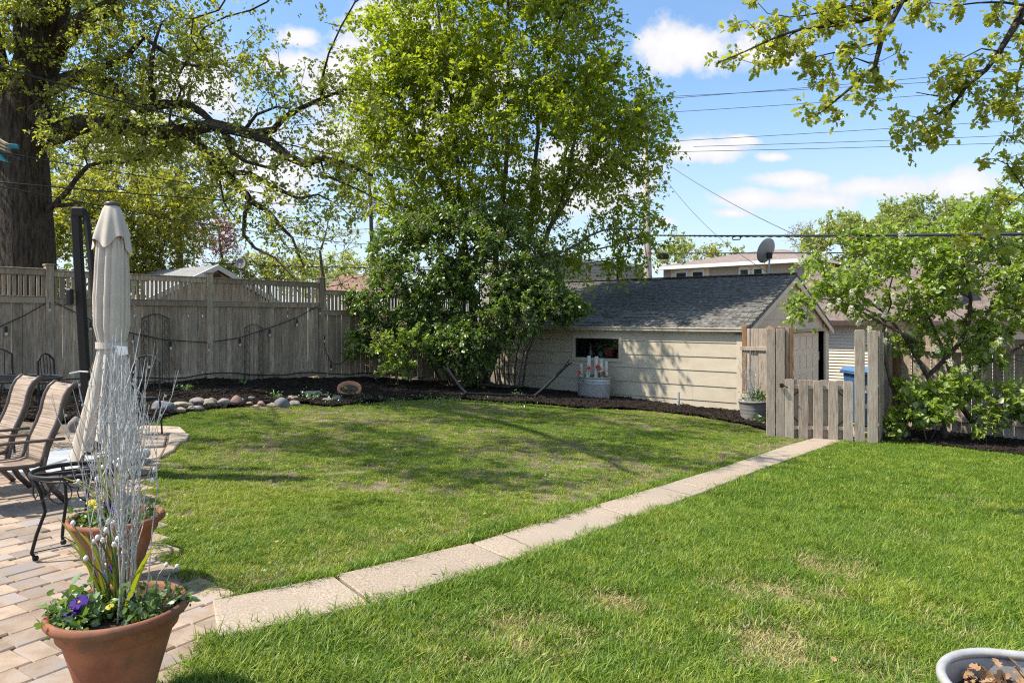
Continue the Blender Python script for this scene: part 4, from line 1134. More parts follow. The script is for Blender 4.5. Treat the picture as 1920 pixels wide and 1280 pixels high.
# mauve lilac thicket
b1_ = P(875, 722, 19.2); b1_.z = gz(b1_.x, b1_.y)
stems = []
for i in range(17):
    a = 800+i*9+RNG.uniform(-5, 5); tx = 690+i*24+RNG.uniform(-25, 25); ty = RNG.uniform(450, 590)
    stems.append((limb([(a+35, 722), (a+30+(tx-a-35)*.2, 660), (a+35+(tx-a-35)*.55, 600), (tx, ty)], 19.2+RNG.uniform(-.4, .4), 18.6+RNG.uniform(-.6, .6)), .03, .012))
lb = [(P(800, 500, 18.7), (1.55, 1.1, 1.45)), (P(930, 500, 18.7), (1.7, 1.2, 1.4)), (P(1030, 560, 18.4), (.85, .9, .7)), (P(750, 590, 18.4), (1.0, .8, .75)), (P(860, 620, 18.4), (1.3, .8, .75)), (P(880, 420, 18.9), (1.4, .9, .5)),
      (P(730, 470, 18.8), (.6, .7, .8)), (P(900, 690, 18.7), (.55, .45, .45), .35), (P(830, 660, 18.4), (.5, .5, .4), .4), (P(1045, 572, 18.5), (.75, .6, .4), .9), (P(960, 580, 18.1), (1.0, .8, .8)), (P(870, 650, 18), (1.2, .6, .6), 1.1), (P(720, 630, 18.2), (.6, .5, .5), .4), (P(700, 560, 18.3), (.6, .6, .6), .6)]
lt_, CL, SLk = make_tree('lilac_shrub', 'large dense dark green lilac thicket with faded mauve blooms by the garage', 'shrub', b1_, stems, lb, 1700, M['l_lilac'], M['twigbark'],
                         tmpl=T_HEART, ls=.085, ntw=4, nl=9, tl=.30, thr=-.2, ns=1.1, tip=.005, expo=.4, hollow=.3)
k = CL[(CL[:, 1] < 19.0)]; k = k[RNG.choice(len(k), 260, replace=False)]
k = k+nrm(k-np.array(P(870, 560, 19.2)))*.16
pp = (k[:, None]+RNG.normal(size=(len(k), 26, 3))*np.array([.045, .045, .06])).reshape(-1, 3)
leaves('blooms', pp, RNG.normal(size=pp.shape), .042, T_DIA, M['l_bloom'], lt_)

# hydrangea with dried heads
b2_ = P(748, 735, 17.6); b2_.z = bedz(b2_.x, b2_.y)
hp = [(P(745, 690, 17.5), (.45, .4, .35)), (P(725, 650, 17.5), (.5, .4, .3)), (P(775, 640, 17.6), (.5, .4, .4)), (P(665, 650, 17.9), (.25, .2, .35), .05)]
ht, CH, _ = make_tree('hydrangea_shrub', 'light green shrub with dried brown flower heads against the left fence', 'shrub', b2_, [(limb([(748, 738), (742, 690), (745, 640)], 17.6), .018, .008), (limb([(735, 738), (728, 690), (710, 650)], 17.6), .012, .006), (limb([(740, 738), (690, 700), (662, 660)], 17.8), .01, .006)],
                      hp, 95, M['l_white'], M['twigbark'], tmpl=T_HEART, ls=.08, ntw=4, nl=8, tl=.22, thr=-.3, tip=.004)
for (px, py, r) in [(692, 682, .07), (708, 620, .12), (676, 614, .1), (718, 596, .09), (702, 628, .08), (660, 650, .07), (712, 640, .07)]:
    c = P(px, py, 17.3); d = RNG.normal(size=(60, 3)); d = nrm(d)*r
    leaves('dried_head', d*np.array([1, 1, .8])+np.array(c), d, .035, T_DIA, M['deadbloom'], ht)

# white lilac on the right
b3_ = P(1760, 828, 13.5); b3_.z = gz(b3_.x, b3_.y)+.02
wl_ = [(limb([(1712, 838), (1690, 770), (1668, 715), (1655, 650), (1660, 600)], 13.3), .05, .02), (limb([(1775, 835), (1755, 740), (1740, 705), (1700, 632), (1660, 585), (1600, 545)], 13.4), .06, .015),
       (limb([(1850, 845), (1825, 790), (1790, 745), (1780, 700), (1765, 650), (1740, 590)], 13.4), .06, .02), (limb([(1790, 745), (1835, 690), (1835, 610), (1880, 540), (1900, 460)], 13.3), .05, .015),
       (limb([(1745, 700), (1800, 640), (1820, 560), (1800, 480)], 13.5), .04, .012), (limb([(1720, 640), (1640, 600), (1570, 560), (1520, 560)], 13.1), .03, .01), (limb([(1830, 680), (1880, 670), (1930, 640), (1990, 600)], 13.2), .035, .01)]
wb_ = [(P(1690, 520, 13.4), (1.35, 1.0, .95)), (P(1850, 500, 13.2), (1.2, 1.1, 1.2)), (P(1575, 520, 13.2), (.75, .8, .65)), (P(1790, 600, 13.4), (1.1, .9, .6)), (P(1870, 650, 13.1), (.75, .7, .7)), (P(1700, 655, 13.6), (.6, .4, .4)),
       (P(1950, 520, 13), (1.0, 1.0, 1.4)), (P(1880, 420, 13.2), (.9, .9, .6)), (P(1640, 460, 13.4), (.9, .8, .35)), (P(1880, 760, 13.1), (.5, .45, .25), .12), (P(1510, 585, 13), (.28, .3, .3), .06)]
wt_, CW, _ = make_tree('white_lilac_tree', 'spreading light green lilac with small white flower clusters and bent trunks', 'shrub', b3_, wl_, wb_, 640, M['l_white'], M['twigbark'],
                       tmpl=T_HEART, ls=.092, ntw=4, nl=8, tl=.27, thr=-.08, ns=1.25, tip=.0055, expo=.44, hollow=.2)
pm = RNG.normal(size=(120, 3))*np.array([.028, .028, .05]); pm = nrm(pm)*np.array([.045, .045, .06])*RNG.uniform(.4, 1, (120, 1))
tv, tf = T_DIA
pmesh_ = leaves('bloom', pm, RNG.normal(size=(120, 3)), .026, T_DIA, M['l_wbloom'], None).data
for o in list(bpy.data.objects):
    if o.data is pmesh_: bpy.data.objects.remove(o)
bl = [(1598, 548), (1648, 572), (1660, 590), (1572, 565), (1555, 575), (1676, 556), (1610, 605), (1630, 617), (1500, 490), (1545, 480), (1715, 490), (1750, 470), (1850, 500), (1882, 507), (1790, 490), (1690, 440), (1860, 655), (1875, 640), (1620, 505),
      (1780, 680), (1806, 690), (1830, 690), (1720, 690), (1755, 655), (1900, 480), (1800, 560), (1595, 580), (1660, 640), (1910, 440), (1840, 430)]
for (px, py) in bl:
    c = P(px, py, 12.55+RNG.uniform(-.2, .2)); s = RNG.uniform(.9, 1.4)
    piece('bloom', pmesh_, wt_, Matrix.Translation(c) @ Matrix.Rotation(RNG.uniform(0, 6), 4, 'Z') @ Matrix.Rotation(RNG.uniform(-.5, .5), 4, 'X') @ Matrix.Scale(s, 4), 'stuff')
b4_ = P(1735, 815, 12.9); b4_.z = gz(b4_.x, b4_.y)
make_tree('lilac_sapling', 'low bright green sucker growth in the mulch under the white lilac', 'shrub', b4_, [(limb([(1735, 830), (1725, 790), (1715, 750)], 12.9), .012, .006), (limb([(1740, 830), (1760, 790), (1780, 740)], 12.9), .012, .006)],
          [(P(1725, 775, 12.8), (.52, .45, .36)), (P(1775, 740, 12.9), (.42, .4, .35)), (P(1672, 800, 12.9), (.16, .2, .16)), (P(1700, 735, 13), (.3, .3, .25))], 85, M['l_white'], M['twigbark'], tmpl=T_HEART, ls=.11, ntw=3, nl=7, tl=.2, thr=-.3, tip=.004)
b5_ = P(1850, 815, 12.6); b5_.z = gz(b5_.x, b5_.y)
make_tree('lilac_sapling', 'thin leafy shoots low in the mulch at the right edge of the picture', 'shrub', b5_, [(limb([(1850, 838), (1845, 800), (1855, 740)], 12.6), .01, .005)],
          [(P(1850, 790, 12.6), (.25, .2, .3)), (P(1905, 735, 12.6), (.3, .2, .2)), (P(1830, 735, 12.8), (.25, .2, .15))], 30, M['l_white'], M['twigbark'], tmpl=T_HEART, ls=.10, ntw=3, nl=6, tl=.18, thr=-.3, tip=.004)

# second oak: trunk out of the picture on the right, branches hanging in
b6 = Vector((10.5, 8.2, 0)); b6.z = gz(b6.x, b6.y)-.1
ot = thing('oak_tree', 'oak whose young leafy branches hang into the sky at the upper right', 'tree', b6)
S = Skel(); dO = 6.6
S.line([b6, b6+Vector((0, 0, 3)), b6+Vector((-.2, -.1, 6)), b6+Vector((-.3, 0, 9))], .36, .2)
S.line([b6+Vector((-.15, -.1, 4.6)), Vector((8.3, 7.6, 5.9)), Vector((6.3, 7, 5.6)), P(2010, -40, 6.9), P(1925, 10, 6.8)], .13, .035, wob=.05)
S.line([b6+Vector((-.2, 0, 6.2)), Vector((7.5, 7.4, 7.4)), Vector((5.4, 6.9, 6.6)), P(1830, -170, 6.7), P(1720, -60, 6.6), P(1690, 0, 6.6)], .12, .035, wob=.05)
s0 = S.n
L_all = []
for pts, r0, r1 in [([(1720, -60), (1640, -30), (1640, 32), (1610, 38), (1560, 46), (1500, 54), (1450, 74), (1400, 98), (1352, 118)], .032, .005), ([(1690, 0), (1668, 40), (1650, 76), (1640, 128), (1610, 155), (1580, 180), (1535, 215)], .03, .005),
                    ([(1655, 76), (1600, 90), (1560, 98), (1500, 111)], .014, .004), ([(1642, 120), (1648, 140), (1655, 175)], .01, .004), ([(1630, 120), (1600, 110), (1580, 140)], .01, .004),
                    ([(1480, 62), (1462, 90), (1450, 118)], .008, .003), ([(1640, 30), (1600, 10), (1540, 20), (1480, 30), (1440, 26)], .016, .004), ([(1560, 45), (1535, 20), (1500, 0)], .01, .003), ([(1440, 78), (1420, 60), (1400, 40)], .008, .003),
                    ([(1925, 10), (1908, 38), (1882, 82), (1850, 128), (1812, 162), (1790, 196), (1770, 228), (1745, 250), (1728, 268)], .035, .005), ([(1845, 130), (1810, 135), (1780, 155), (1760, 180), (1720, 172)], .014, .004),
                    ([(1792, 190), (1762, 214), (1700, 235)], .012, .004), ([(1812, 165), (1830, 185), (1860, 190)], .01, .004), ([(1920, 12), (1880, 5), (1830, 5), (1790, 10), (1740, 5)], .014, .004), ([(1870, 95), (1840, 90), (1800, 110), (1770, 110)], .01, .004),
                    ([(1925, 10), (1940, 60), (1915, 130), (1905, 190), (1898, 250)], .02, .004), ([(1908, 150), (1880, 180), (1868, 210)], .01, .004), ([(1640, 5), (1620, -20), (1560, -20), (1520, -10)], .012, .004), ([(1740, 5), (1720, 12), (1710, 15)], .008, .004),
                    ([(1940, 60), (1955, 200), (1960, 320), (1925, 358), (1893, 385), (1866, 425)], .018, .004), ([(1925, 358), (1890, 310), (1865, 300)], .01, .004), ([(1893, 385), (1860, 385), (1840, 420)], .008, .003), ([(1930, 350), (1910, 320), (1905, 300)], .01, .004)]:
    i0 = S.n
    S.line(limb(pts, dO+RNG.uniform(-.25, .25)), r0, r1, seg=.12, wob=.03)
    i1 = S.n
    nc = max(3, int((i1-i0)*1.35)); ii = i0+((i1-i0)*(RNG.uniform(.12, 1, nc))).astype(int); ii = np.minimum(ii, i1-1)
    L_all.append(S.p[ii]+RNG.normal(size=(nc, 3))*np.array([.085, .09, .075]))
C = np.concatenate(L_all)
S.attach(C, .05, .1, .02)
pos, ax, rn, T, L = sprays(C, P(1900, -200, 6.6), 3, 13, .11, droop=.2, outw=.3)
S.mesh('trunk', M['bark'], ot, .0032, .35)
leaves('crown', pos, ax, .062, T_OAK, M['l_oak2'], ot, rn)

# trees beyond the fences
def far_tree(label, pxc, pyc, d, rad, n, lm, ls, thr=-.1, ns=.5, name='distant_tree', ntw=4, nl=7, tl=.6, pxb=None, more=(), bark='bark2'):
    c = P(pxc, pyc, d); b = Vector((c.x if pxb is None else P(pxb, 0, d).x, d, gz(c.x, c.y)))
    bl_ = [(c, rad)]+[(P(a, b_, d+e), r) for a, b_, e, r in more]
    return make_tree(name, label, 'tree', b, [([b, b+(c-b)*.5+Vector((.2, 0, 0)), c], .16, .05)], bl_, n, lm, M[bark], ls=ls, ntw=ntw, nl=nl, tl=tl, thr=thr, ns=ns, tip=.012, expo=.36, seg=.9, hollow=.15, group=None)


far_tree('pale green tree rising behind the neighbouring brown roof, leftmost of three', 1600, 455, 46, (3.1, 2.2, 2.3), 330, M['l_back'], .22, .02)
far_tree('wide pale green tree behind the white lilac, middle of three', 1705, 440, 50, (3.0, 2.4, 3.0), 420, M['l_back'], .22, .02, more=((1660, 460, 0, (2, 2, 2)),))
far_tree('hazy pale green tree above the right end of the thick cable, rightmost of three', 1815, 440, 52, (3.4, 2.4, 2.8), 360, M['l_back'], .22, .02, more=((1910, 420, -4, (2.5, 2, 3.5)),))
far_tree('small light green tree beside the utility pole behind the garage', 1270, 480, 47, (1.3, 1.2, 1.3), 60, M['l_back'], .2, -.3)
far_tree('low yellow green tree top behind the taupe house roof', 1350, 482, 52, (1.9, 1.4, 1.1), 60, M['l_yel'], .2, -.3)
far_tree('sparse pinkish budding tree beyond the satellite dish', 1503, 455, 60, (1.5, 1.2, 2.1), 90, M['l_pale'], .12, -.2, nl=4)
far_tree('small red leaved tree behind the left neighbour roof', 412, 452, 34, (1.25, 1.1, 1.35), 110, M['l_red'], .11, -.2, nl=6)
far_tree('loose yellow green tree between the oak and the maple', 690, 290, 32, (2.3, 1.8, 2.4), 150, M['l_yel'], .14, .0, ns=.8, more=((740, 400, 0, (2.0, 1.6, 1.8)),))
far_tree('thin crooked tree with sparse leaves behind the left fence', 600, 470, 30, (2.7, 1.6, 1.6), 120, M['l_oak'], .11, .0, ns=.9, nl=5, more=((540, 400, 0, (1.5, 1.2, 1.2)),))
far_tree('dense yellow green tree directly behind the closed umbrella', 235, 415, 25, (2.9, 1.8, 2.1), 620, M['l_yel'], .15, -.3)
far_tree('bright green tree filling the gap right of the oak trunk', 330, 345, 28, (2.5, 1.9, 2.1), 620, M['l_oak'], .15, -.25, more=((170, 280, 0, (3.4, 2, 2.8)),))
far_tree('green tree behind the left slatted fence panel at the picture edge', 40, 470, 24, (2.2, 1.6, 2.0), 240, M['l_yel'], .14, -.1)
far_tree('bright green bushy tree behind the small grey dish', 500, 510, 27, (1.8, 1.3, .55), 110, M['l_oak'], .13, -.25)
far_tree('low green shrub tree against the far side of the left fence', 150, 545, 15.5, (1.6, .6, .55), 90, M['l_white'], .09, -.2, nl=7, tl=.3)
far_tree('distant hazy tree far behind the mauve lilac', 640, 520, 42, (4.0, 2.5, 1.3), 160, M['l_back'], .2, -.2)

# clover and small weeds in the lawn
wx = RNG.uniform(-4, 9, 30000); wy = RNG.uniform(3, 16.5, 30000)
wn = np.array([noise.noise(Vector((a*.9, b*.9, 30))) for a, b in zip(wx, wy)])
okw = (wn > .22) & (np.abs(wx)/wy < .75) & ~inpoly(wx, wy, path_poly) & ~inpoly(wx, wy, patio_poly) & ~inpoly(wx, wy, bed_poly) & ~inpoly(wx, wy, bed2_poly) & ((wx-FA.x)*U.x+(wy-FA.y)*U.y < -.1) & ~((wx > 4.2) & (wy > 12.5))
wx, wy = wx[okw], wy[okw]; wp_ = np.stack([wx, wy, [gz(a, b)+.022 for a, b in zip(wx, wy)]], 1)+RNG.normal(size=(len(wx), 3))*np.array([.01, .01, .006])
o = leaves('lawn_clover', wp_, RNG.normal(size=wp_.shape)*np.array([1, 1, .25]), .022, T_HEART, M['herb'], None, updir=1.6); o['label'] = 'patches of small round clover leaves in the lawn'

# weeds at the bed edges
def herb(name, label, c, r, n, m, h=.12, ls=.05, cat='plant', tmpl=T_HEART):
    pp = np.array(c)+RNG.normal(size=(n, 3))*np.array([r, r, h*.35])+np.array([0, 0, h*.5])
    t = thing(name, label, cat, c)
    b = MB()
    for i in range(min(12, n//4)):
        b.tube([Vector(c)+Vector((RNG.normal(0, r*.3), RNG.normal(0, r*.3), 0)), Vector(pp[i])], .003, 3, cap=False)
    b.build('stems', M['herb'], t); leaves('leaves', pp, RNG.normal(size=(n, 3))+np.array([0, 0, .3]), ls, tmpl, m, t)
    return t


xs = []
for _ in range(2600):
    px = RNG.uniform(660, 1010); py = 752+RNG.normal(0, 5)
    g = G(px, py)
    if noise.noise(Vector((g.x*1.7, g.y*1.7, 5))) > -.05: xs.append((g.x, g.y, gz(g.x, g.y)+RNG.uniform(.0, .08)))
for _ in range(160):
    px = RNG.uniform(560, 640); py = 752+RNG.normal(0, 6); g = G(px, py); xs.append((g.x, g.y, gz(g.x, g.y)+RNG.uniform(.02, .2)))
xs = np.array(xs); o = leaves('ground_cover', xs, RNG.normal(size=xs.shape)+np.array([0, 0, .5]), .038, T_HEART, M['herb'], None); o['label'] = 'low leafy ground cover along the front edge of the mulch bed'
for (px, py, lab, m, n, r) in [(340, 722, 'green weed clump at the foot of the fence behind the rocks', 'herb', 90, .14), (432, 722, 'yellow flowering clump in the mulch under the fence', 'yellow', 60, .12), (350, 742, 'small leafy seedling in the mulch behind the left rocks', 'herb', 50, .1),
                               (455, 735, 'tiny green seedling in the middle of the mulch bed', 'herb', 36, .08), (585, 756, 'leafy green plant growing among the middle rocks', 'herb', 50, .08), (515, 752, 'light green tuft between the small rocks', 'herb', 60, .08), (590, 715, 'pale yellow tuft at the fence foot', 'yellow', 24, .05),
                               (970, 748, 'thin green weed beside the hammock stand', 'herb', 30, .08), (820, 690, 'pale sprig low on the lilac thicket', 'l_white', 60, .1), (1430, 800, 'grassy weed beside the ribbed pot', 'herb', 60, .1)]:
    g = G(px, py); z = bedz(g.x, g.y) if inpoly(np.array([g.x]), np.array([g.y]), bed_poly)[0] else gz(g.x, g.y)
    if 'sprig' in lab: g = P(px, py, 18.2); z = g.z
    herb('leafy_plant', lab, Vector((g.x, g.y, z)), r, n, M[m])
# ------------------------------------------------------------ rocks edging the bed
def rock_mesh(seed, m):
    bm = bmesh.new(); bmesh.ops.create_icosphere(bm, subdivisions=3, radius=1)
    rr = random.Random(seed); o = Vector((rr.random()*50, rr.random()*50, 0))
    for v in bm.verts: v.co *= 1+.34*noise.noise(v.co*1.2+o)+.12*noise.noise(v.co*2.6+o)
    me = bpy.data.meshes.new('rock'); bm.to_mesh(me); bm.free(); me.materials.append(m)
    me.polygons.foreach_set('use_smooth', [True]*len(me.polygons)); return me


rocks = [(306, 768, 40, 24, 'rockgrey', 'large bluish grey boulder at the left end of the rock edging'), (340, 763, 34, 14, 'rocktan', 'flat tan rock beside the large bluish boulder'), (334, 773, 26, 9, 'rocktan', 'low tan slab half sunk in the lawn edge'),
         (370, 758, 24, 15, 'rock', 'mottled rock with holes between tan slab and pale boulder'), (394, 759, 23, 17, 'rocktan', 'round pale tan boulder in the rock edging'), (418, 760, 22, 14, 'rock', 'smooth pinkish grey boulder right of the pale one'),
         (443, 754, 18, 20, 'rockpink', 'tall pink boulder standing in the rock edging'), (366, 768, 26, 9, 'rock', 'flat grey rock sunk below the mottled one'), (455, 754, 8, 9, 'rockgrey', 'small dark rock tucked behind the pink boulder'),
         (472, 753, 12, 8, 'rock', 'small brownish rock right of the pink boulder'), (468, 759, 10, 7, 'rockpink', 'small reddish rock low in the middle of the edging'), (489, 758, 16, 10, 'rockpink', 'angular red rock in the middle of the edging'),
         (480, 762, 12, 6, 'rocktan', 'small pale flat rock below the red one'), (510, 760, 17, 9, 'rocktan', 'pale flat rock leaning on the dark boulder'), (528, 757, 24, 20, 'rockgrey', 'dark rounded boulder in shade'), (525, 747, 12, 5, 'rock', 'thin pale rock on top of the dark boulder'),
         (548, 749, 20, 9, 'rocktan', 'tan topped rock right of the dark boulder'), (553, 757, 19, 11, 'rock', 'grey lump below the tan topped rock'), (578, 742, 24, 9, 'rocktan', 'wide yellowish rock at the back of the pile'), (597, 741, 13, 10, 'rock', 'pinkish round rock on the pile'),
         (590, 751, 15, 11, 'rockgrey', 'dark bluish rock in the pile'), (610, 746, 14, 8, 'rockpink', 'flat pinkish rock at the right of the pile'), (613, 754, 19, 9, 'rock', 'pale slab at the foot of the pile'), (633, 750, 16, 10, 'rockgrey', 'lone dark bluish rock near the terracotta ring pot'),
         (142, 800, 24, 30, 'rock', 'pale boulder between the chair back and the umbrella')]
for i, (px, py, w, h, m, lab) in enumerate(rocks):
    g = G(px, py+h*.35); s = g.y/F
    c = Vector((g.x, g.y, EYE-(py-HY)*s))
    c.z = max(c.z, (bedz(g.x, g.y) if inpoly(np.array([g.x]), np.array([g.y]), bed_poly)[0] else gz(g.x, g.y))+h*s*.22)
    me = rock_mesh(i, M[m]); o = addobj('rock', me)
    o.location = c; o.scale = (w*s*.56, w*s*.42, h*s*.58); o.rotation_euler = (0, 0, RNG.uniform(-.3, .3))
    tag(o, lab, 'rock', 'rocks edging the mulch bed')

# terracotta bowl tipped in the bed
c = P(655, 734, 15.6); c.z = bedz(c.x, c.y)+.10
rp = thing('ring_pot', 'tilted round terracotta bowl with a yellow flower on the mulch', 'flower pot', c)
nx_ = Vector((.12, -.48, .87)).normalized(); a_ = nx_.cross(Vector((0, 1, 0))).normalized(); b_ = nx_.cross(a_)
MB().lathe([(0, -.12), (.2, -.12), (.25, -.06), (.265, .0), (.262, .05), (.24, .065), (.215, .05), (.20, .0), (.19, -.02)], c, 36, ax=(a_, b_, nx_)).build('bowl', M['terra2'], rp, smooth=True)
MB().lathe([(0, .0), (.1, .0), (.2, -.01)], c, 24, ax=(a_, b_, nx_)).build('soil', M['potsoil'], rp)
pp = RNG.normal(size=(20, 3))*.018+np.array(c+a_*.08+nx_*.04); leaves('flower', pp, RNG.normal(size=(20, 3)), .035, T_HEART, M['yellow'], rp)
pp = RNG.normal(size=(60, 3))*np.array([.08, .06, .01])+np.array(c+nx_*.02); leaves('leaves', pp, RNG.normal(size=(60, 3)), .04, T_HEART, M['herb'], rp)

# ------------------------------------------------------------ hammock stand
hs = thing('hammock_stand', 'black metal hammock stand with two slanting arms in front of the garage', 'hammock stand', G(1000, 752))
a0, a1 = G(872, 747), G(1004, 750); a0.z += .12; a1.z += .10
MB().tube([a0, a1], .028, 8).build('base_bar', M['iron'], hs)
q = G(1004, 757)
t1 = P(1066, 681, a1.y+.4); t0 = P(838, 690, a0.y+.3)
for (s_, e_) in ((a1+Vector((-.03, 0, 0)), t1), (a0+Vector((.03, 0, 0)), t0)):
    MB().tube([s_, s_+(e_-s_)*.25+ZZ*-.03, e_], .036, 8).build('arm', M['iron'], hs)
for e_, s_ in ((t1, a1), (t0, a0)):
    d = (e_-s_).normalized(); side = Vector((-d.z, 0, d.x))
    for k in (-1, 1): MB().tube([e_-d*.1+side*.02*k, e_+d*.08+side*.05*k], .018, 6).build('hook', M['iron'], hs)
for c_ in (a0, a1):
    MB().tube([c_+Vector((-.1, -.55, -.09)), c_+Vector((0, 0, .0)), c_+Vector((.1, .55, -.05))], .026, 8).build('foot', M['iron'], hs)

# ------------------------------------------------------------ galvanised tub with birch logs
tc = G(1113, 750); tc = Vector((tc.x+.02, tc.y+.15, gz(tc.x, tc.y)+.02))
tb = thing('galvanised_tub', 'oval galvanised tub with corrugated sides under the garage window', 'planter', tc)
def rib(a, z): return 1+.008*math.sin(a*46) if .06 < z < .38 else 1
MB().lathe([(0, .01), (.44, .0), (.455, .02), (.45, .05), (.455, .06), (.465, .38), (.475, .40), (.48, .42), (.465, .44), (.48, .46), (.48, .49), (.465, .51), (.47, .545), (.49, .555), (.49, .575), (.46, .57), (.45, .50), (0, .50)], tc, 184, rib, 1.0, .55, ax=(V, W, ZZ)).build('tub', M['galv'], tb, smooth=True)
MB().lathe([(0, .53), (.3, .535), (.44, .52)], tc, 40, None, 1.0, .53, ax=(V, W, ZZ)).build('soil', M['potsoil'], tb)
pp = RNG.normal(size=(150, 3))*np.array([.2, .08, .05])+np.array(tc+ZZ*.58); leaves('leaves', pp, RNG.normal(size=(150, 3)), .055, T_HEART, M['l_lilac'], tb)
for (px, yt, yb, w, lab) in [(1090, 682, 712, 4.6, 'short thin birch log at the left of the galvanised tub'), (1104, 667, 712, 7.0, 'tallest birch log in the galvanised tub, second from the left'), (1118, 668, 712, 7.0, 'tall birch log in the middle of the galvanised tub'),
                             (1128, 673, 712, 7.4, 'thick birch log right of the middle of the galvanised tub'), (1137, 677, 714, 6.2, 'rightmost birch log in the galvanised tub'), (1103, 697, 716, 7.4, 'short stubby birch log at the front left of the galvanised tub'), (1118, 693, 716, 7.4, 'short birch log front and centre in the galvanised tub')]:
    d = tc.y+(.12 if yb < 715 else -.12)
    b = P(px, yb+6, d); t = P(px+RNG.uniform(-1, 1), yt, d); o = MB().tube([b, (b+t)/2, t], w/2*d/F, 14).build('birch_log', M['birch'], None, smooth=False)
    tag(o, lab, 'log', 'birch logs standing in the galvanised tub')
for (px, py) in [(1087, 698), (1104, 691), (1120, 688), (1131, 700), (1123, 690)]:
    c = P(px, py, tc.y-.2); pp = nrm(RNG.normal(size=(36, 3)))*.045*np.array([1, 1, .75])+np.array(c); leaves('poppy', pp, RNG.normal(size=(36, 3)), .05, T_HEART, M['l_redf'] if 'l_redf' in M else M.setdefault('l_redf', leafmat('red_petals', (.55, .05, .02), (.68, .08, .03), (.75, .14, .05), .25)), tb)
    MB().tube([c, Vector((c.x, c.y+.03, tc.z+.52))], .005, 4).build('flower_stem', M['herb'], tb)
b = G(1273, 768); o = MB().tube([Vector((b.x, b.y+.05, b.z-.1)), Vector((b.x, b.y+.05, b.z+.22))], .035, 10).tube([Vector((b.x, b.y+.05, b.z+.2)), Vector((b.x, b.y+.05, b.z+.42))], .05, 10, sq=(1, .6)).build('conduit_pipe', M['greyplastic'], None, smooth=False)
tag(o, 'short grey pipe standing in the mulch against the garage wall', 'pipe')

# ------------------------------------------------------------ twigs, flowers, pots
def twig_bundle(c, n, h, lean, parent, r=.0038, spread=.05, rng=RNG, br=5):
    for i in range(n):
        a = rng.uniform(0, 6.28); s = c+Vector((math.cos(a), math.sin(a), 0))*rng.uniform(0, spread)*1.6
        hh = h*rng.uniform(.55, 1.05) if i > 2 else h; ln = Vector((math.cos(a), math.sin(a), 0))*rng.uniform(.3, 1)*lean
        pts = []; m = 7; dv = Vector((rng.normal(0, .03), rng.normal(0, .03), 0))
        for k in range(m+1):
            t = k/m; pts.append(s+ln*(t**1.3)*hh+ZZ*(hh*t)+dv*t*t+Vector((rng.normal(0, .006), rng.normal(0, .006), 0)))
        b = MB().tube(pts, [r*(1.3-.9*k/m) for k in range(m+1)], 5)
        for j in range(rng.integers(br-2, br+3)):
            k = rng.integers(2, m); p = pts[k]; a2 = rng.uniform(0, 6.28); l = hh*rng.uniform(.12, .30)
            d = (Vector((math.cos(a2)*.35, math.sin(a2)*.35, 1))).normalized()
            q = [p, p+d*l*.5+Vector((math.cos(a2), math.sin(a2), 0))*.012, p+d*l]
            b.tube(q, [r*.7, r*.55, r*.3], 4)
            if l > .15: b.tube([q[1], q[1]+Vector((math.cos(a2+1)*.3, math.sin(a2+1)*.3, 1)).normalized()*l*.4], [r*.5, r*.25], 3)
        for j in range(9):
            t = rng.uniform(.2, 1)*m; k = min(int(t), m-1); p = pts[k].lerp(pts[k+1], t-k)+Vector((rng.normal(0, .004), rng.normal(0, .004), 0))
            b.box(p, (.006, .006, .008))
        b.build('twig', M['silver'], parent)


def pansy(c, col, parent, s=.035, face=Vector((.1, -.5, .8))):
    f = face.normalized(); a = f.orthogonal().normalized(); b = f.cross(a); bb = MB(); rn = []
    for k, an in enumerate((1.57, 2.6, .54, 3.9, -.76)):
        d = a*math.cos(an)+b*math.sin(an); e = f.cross(d); o = c+f*(.002*k)
        pts = [o, o+d*s*.35+e*s*.42+f*.004, o+d*s*.7+e*s*.56, o+d*s*1.0+e*s*.38+f*s*.12, o+d*s*1.1+f*s*.05, o+d*s*1.0-e*s*.38+f*s*.12, o+d*s*.7-e*s*.56, o+d*s*.35-e*s*.42+f*.004]
        bb.poly(pts)
    pn = bb.build('pansy', M[col], parent)
    MB().lathe([(0, .012), (s*.16, .011), (s*.2, .009)], c, 8, ax=(a, b, f)).build('flower_eye', M['yellow' if col == 'purple' else 'purple'], pn)


def strap_leaf(c, tip, w, parent, m='yleaf', arch=.12):
    c = Vector(c); tip = Vector(tip); d = tip-c; s = d.cross(ZZ).normalized() if d.cross(ZZ).length > 1e-3 else Vector((1, 0, 0)); n = 8; v = []; f = []
    for k in range(n+1):
        t = k/n; p = c+d*t+ZZ*(arch*math.sin(math.pi*t))*d.length; ww = w*(1-t**2.2)*.5+.0006
        v += [p-s*ww, p+ZZ*-.003, p+s*ww]
    for k in range(n):
        for j in range(2): f.append([k*3+j, k*3+j+1, k*3+j+4, k*3+j+3])
    b = MB(); b.v = v; b.f = f
    b.build('strap_leaf', M[m], parent, smooth=True)


def clay_pot(name, label, c, D, H, parent=None):
    t = thing(name, label, 'flower pot', c)
    R_ = D/2
    prof = [(0, 0), (.44, 0), (.46, .015), (.475, .04), (.57, .28), (.67, .5), (.77, .72), (.78, .735), (.82, .75), (.845, .77), (.87, .86), (.885, .875), (.97, .90), (1.0, .925), (1.005, .955), (.99, .985), (.955, 1.0), (.91, .985), (.885, .95), (.86, .88), (.80, .78)]
    MB().lathe([(a*R_, b*H) for a, b in prof], c, 64, lambda a, z: 1+.004*math.sin(3*a)+.002*math.sin(z*60)).build('pot', M['terra'], t, smooth=True)
    MB().lathe([(0, H*.86), (R_*.5, H*.87), (R_*.86, H*.85)], c, 40).build('soil', M['potsoil'], t, smooth=True)
    return t


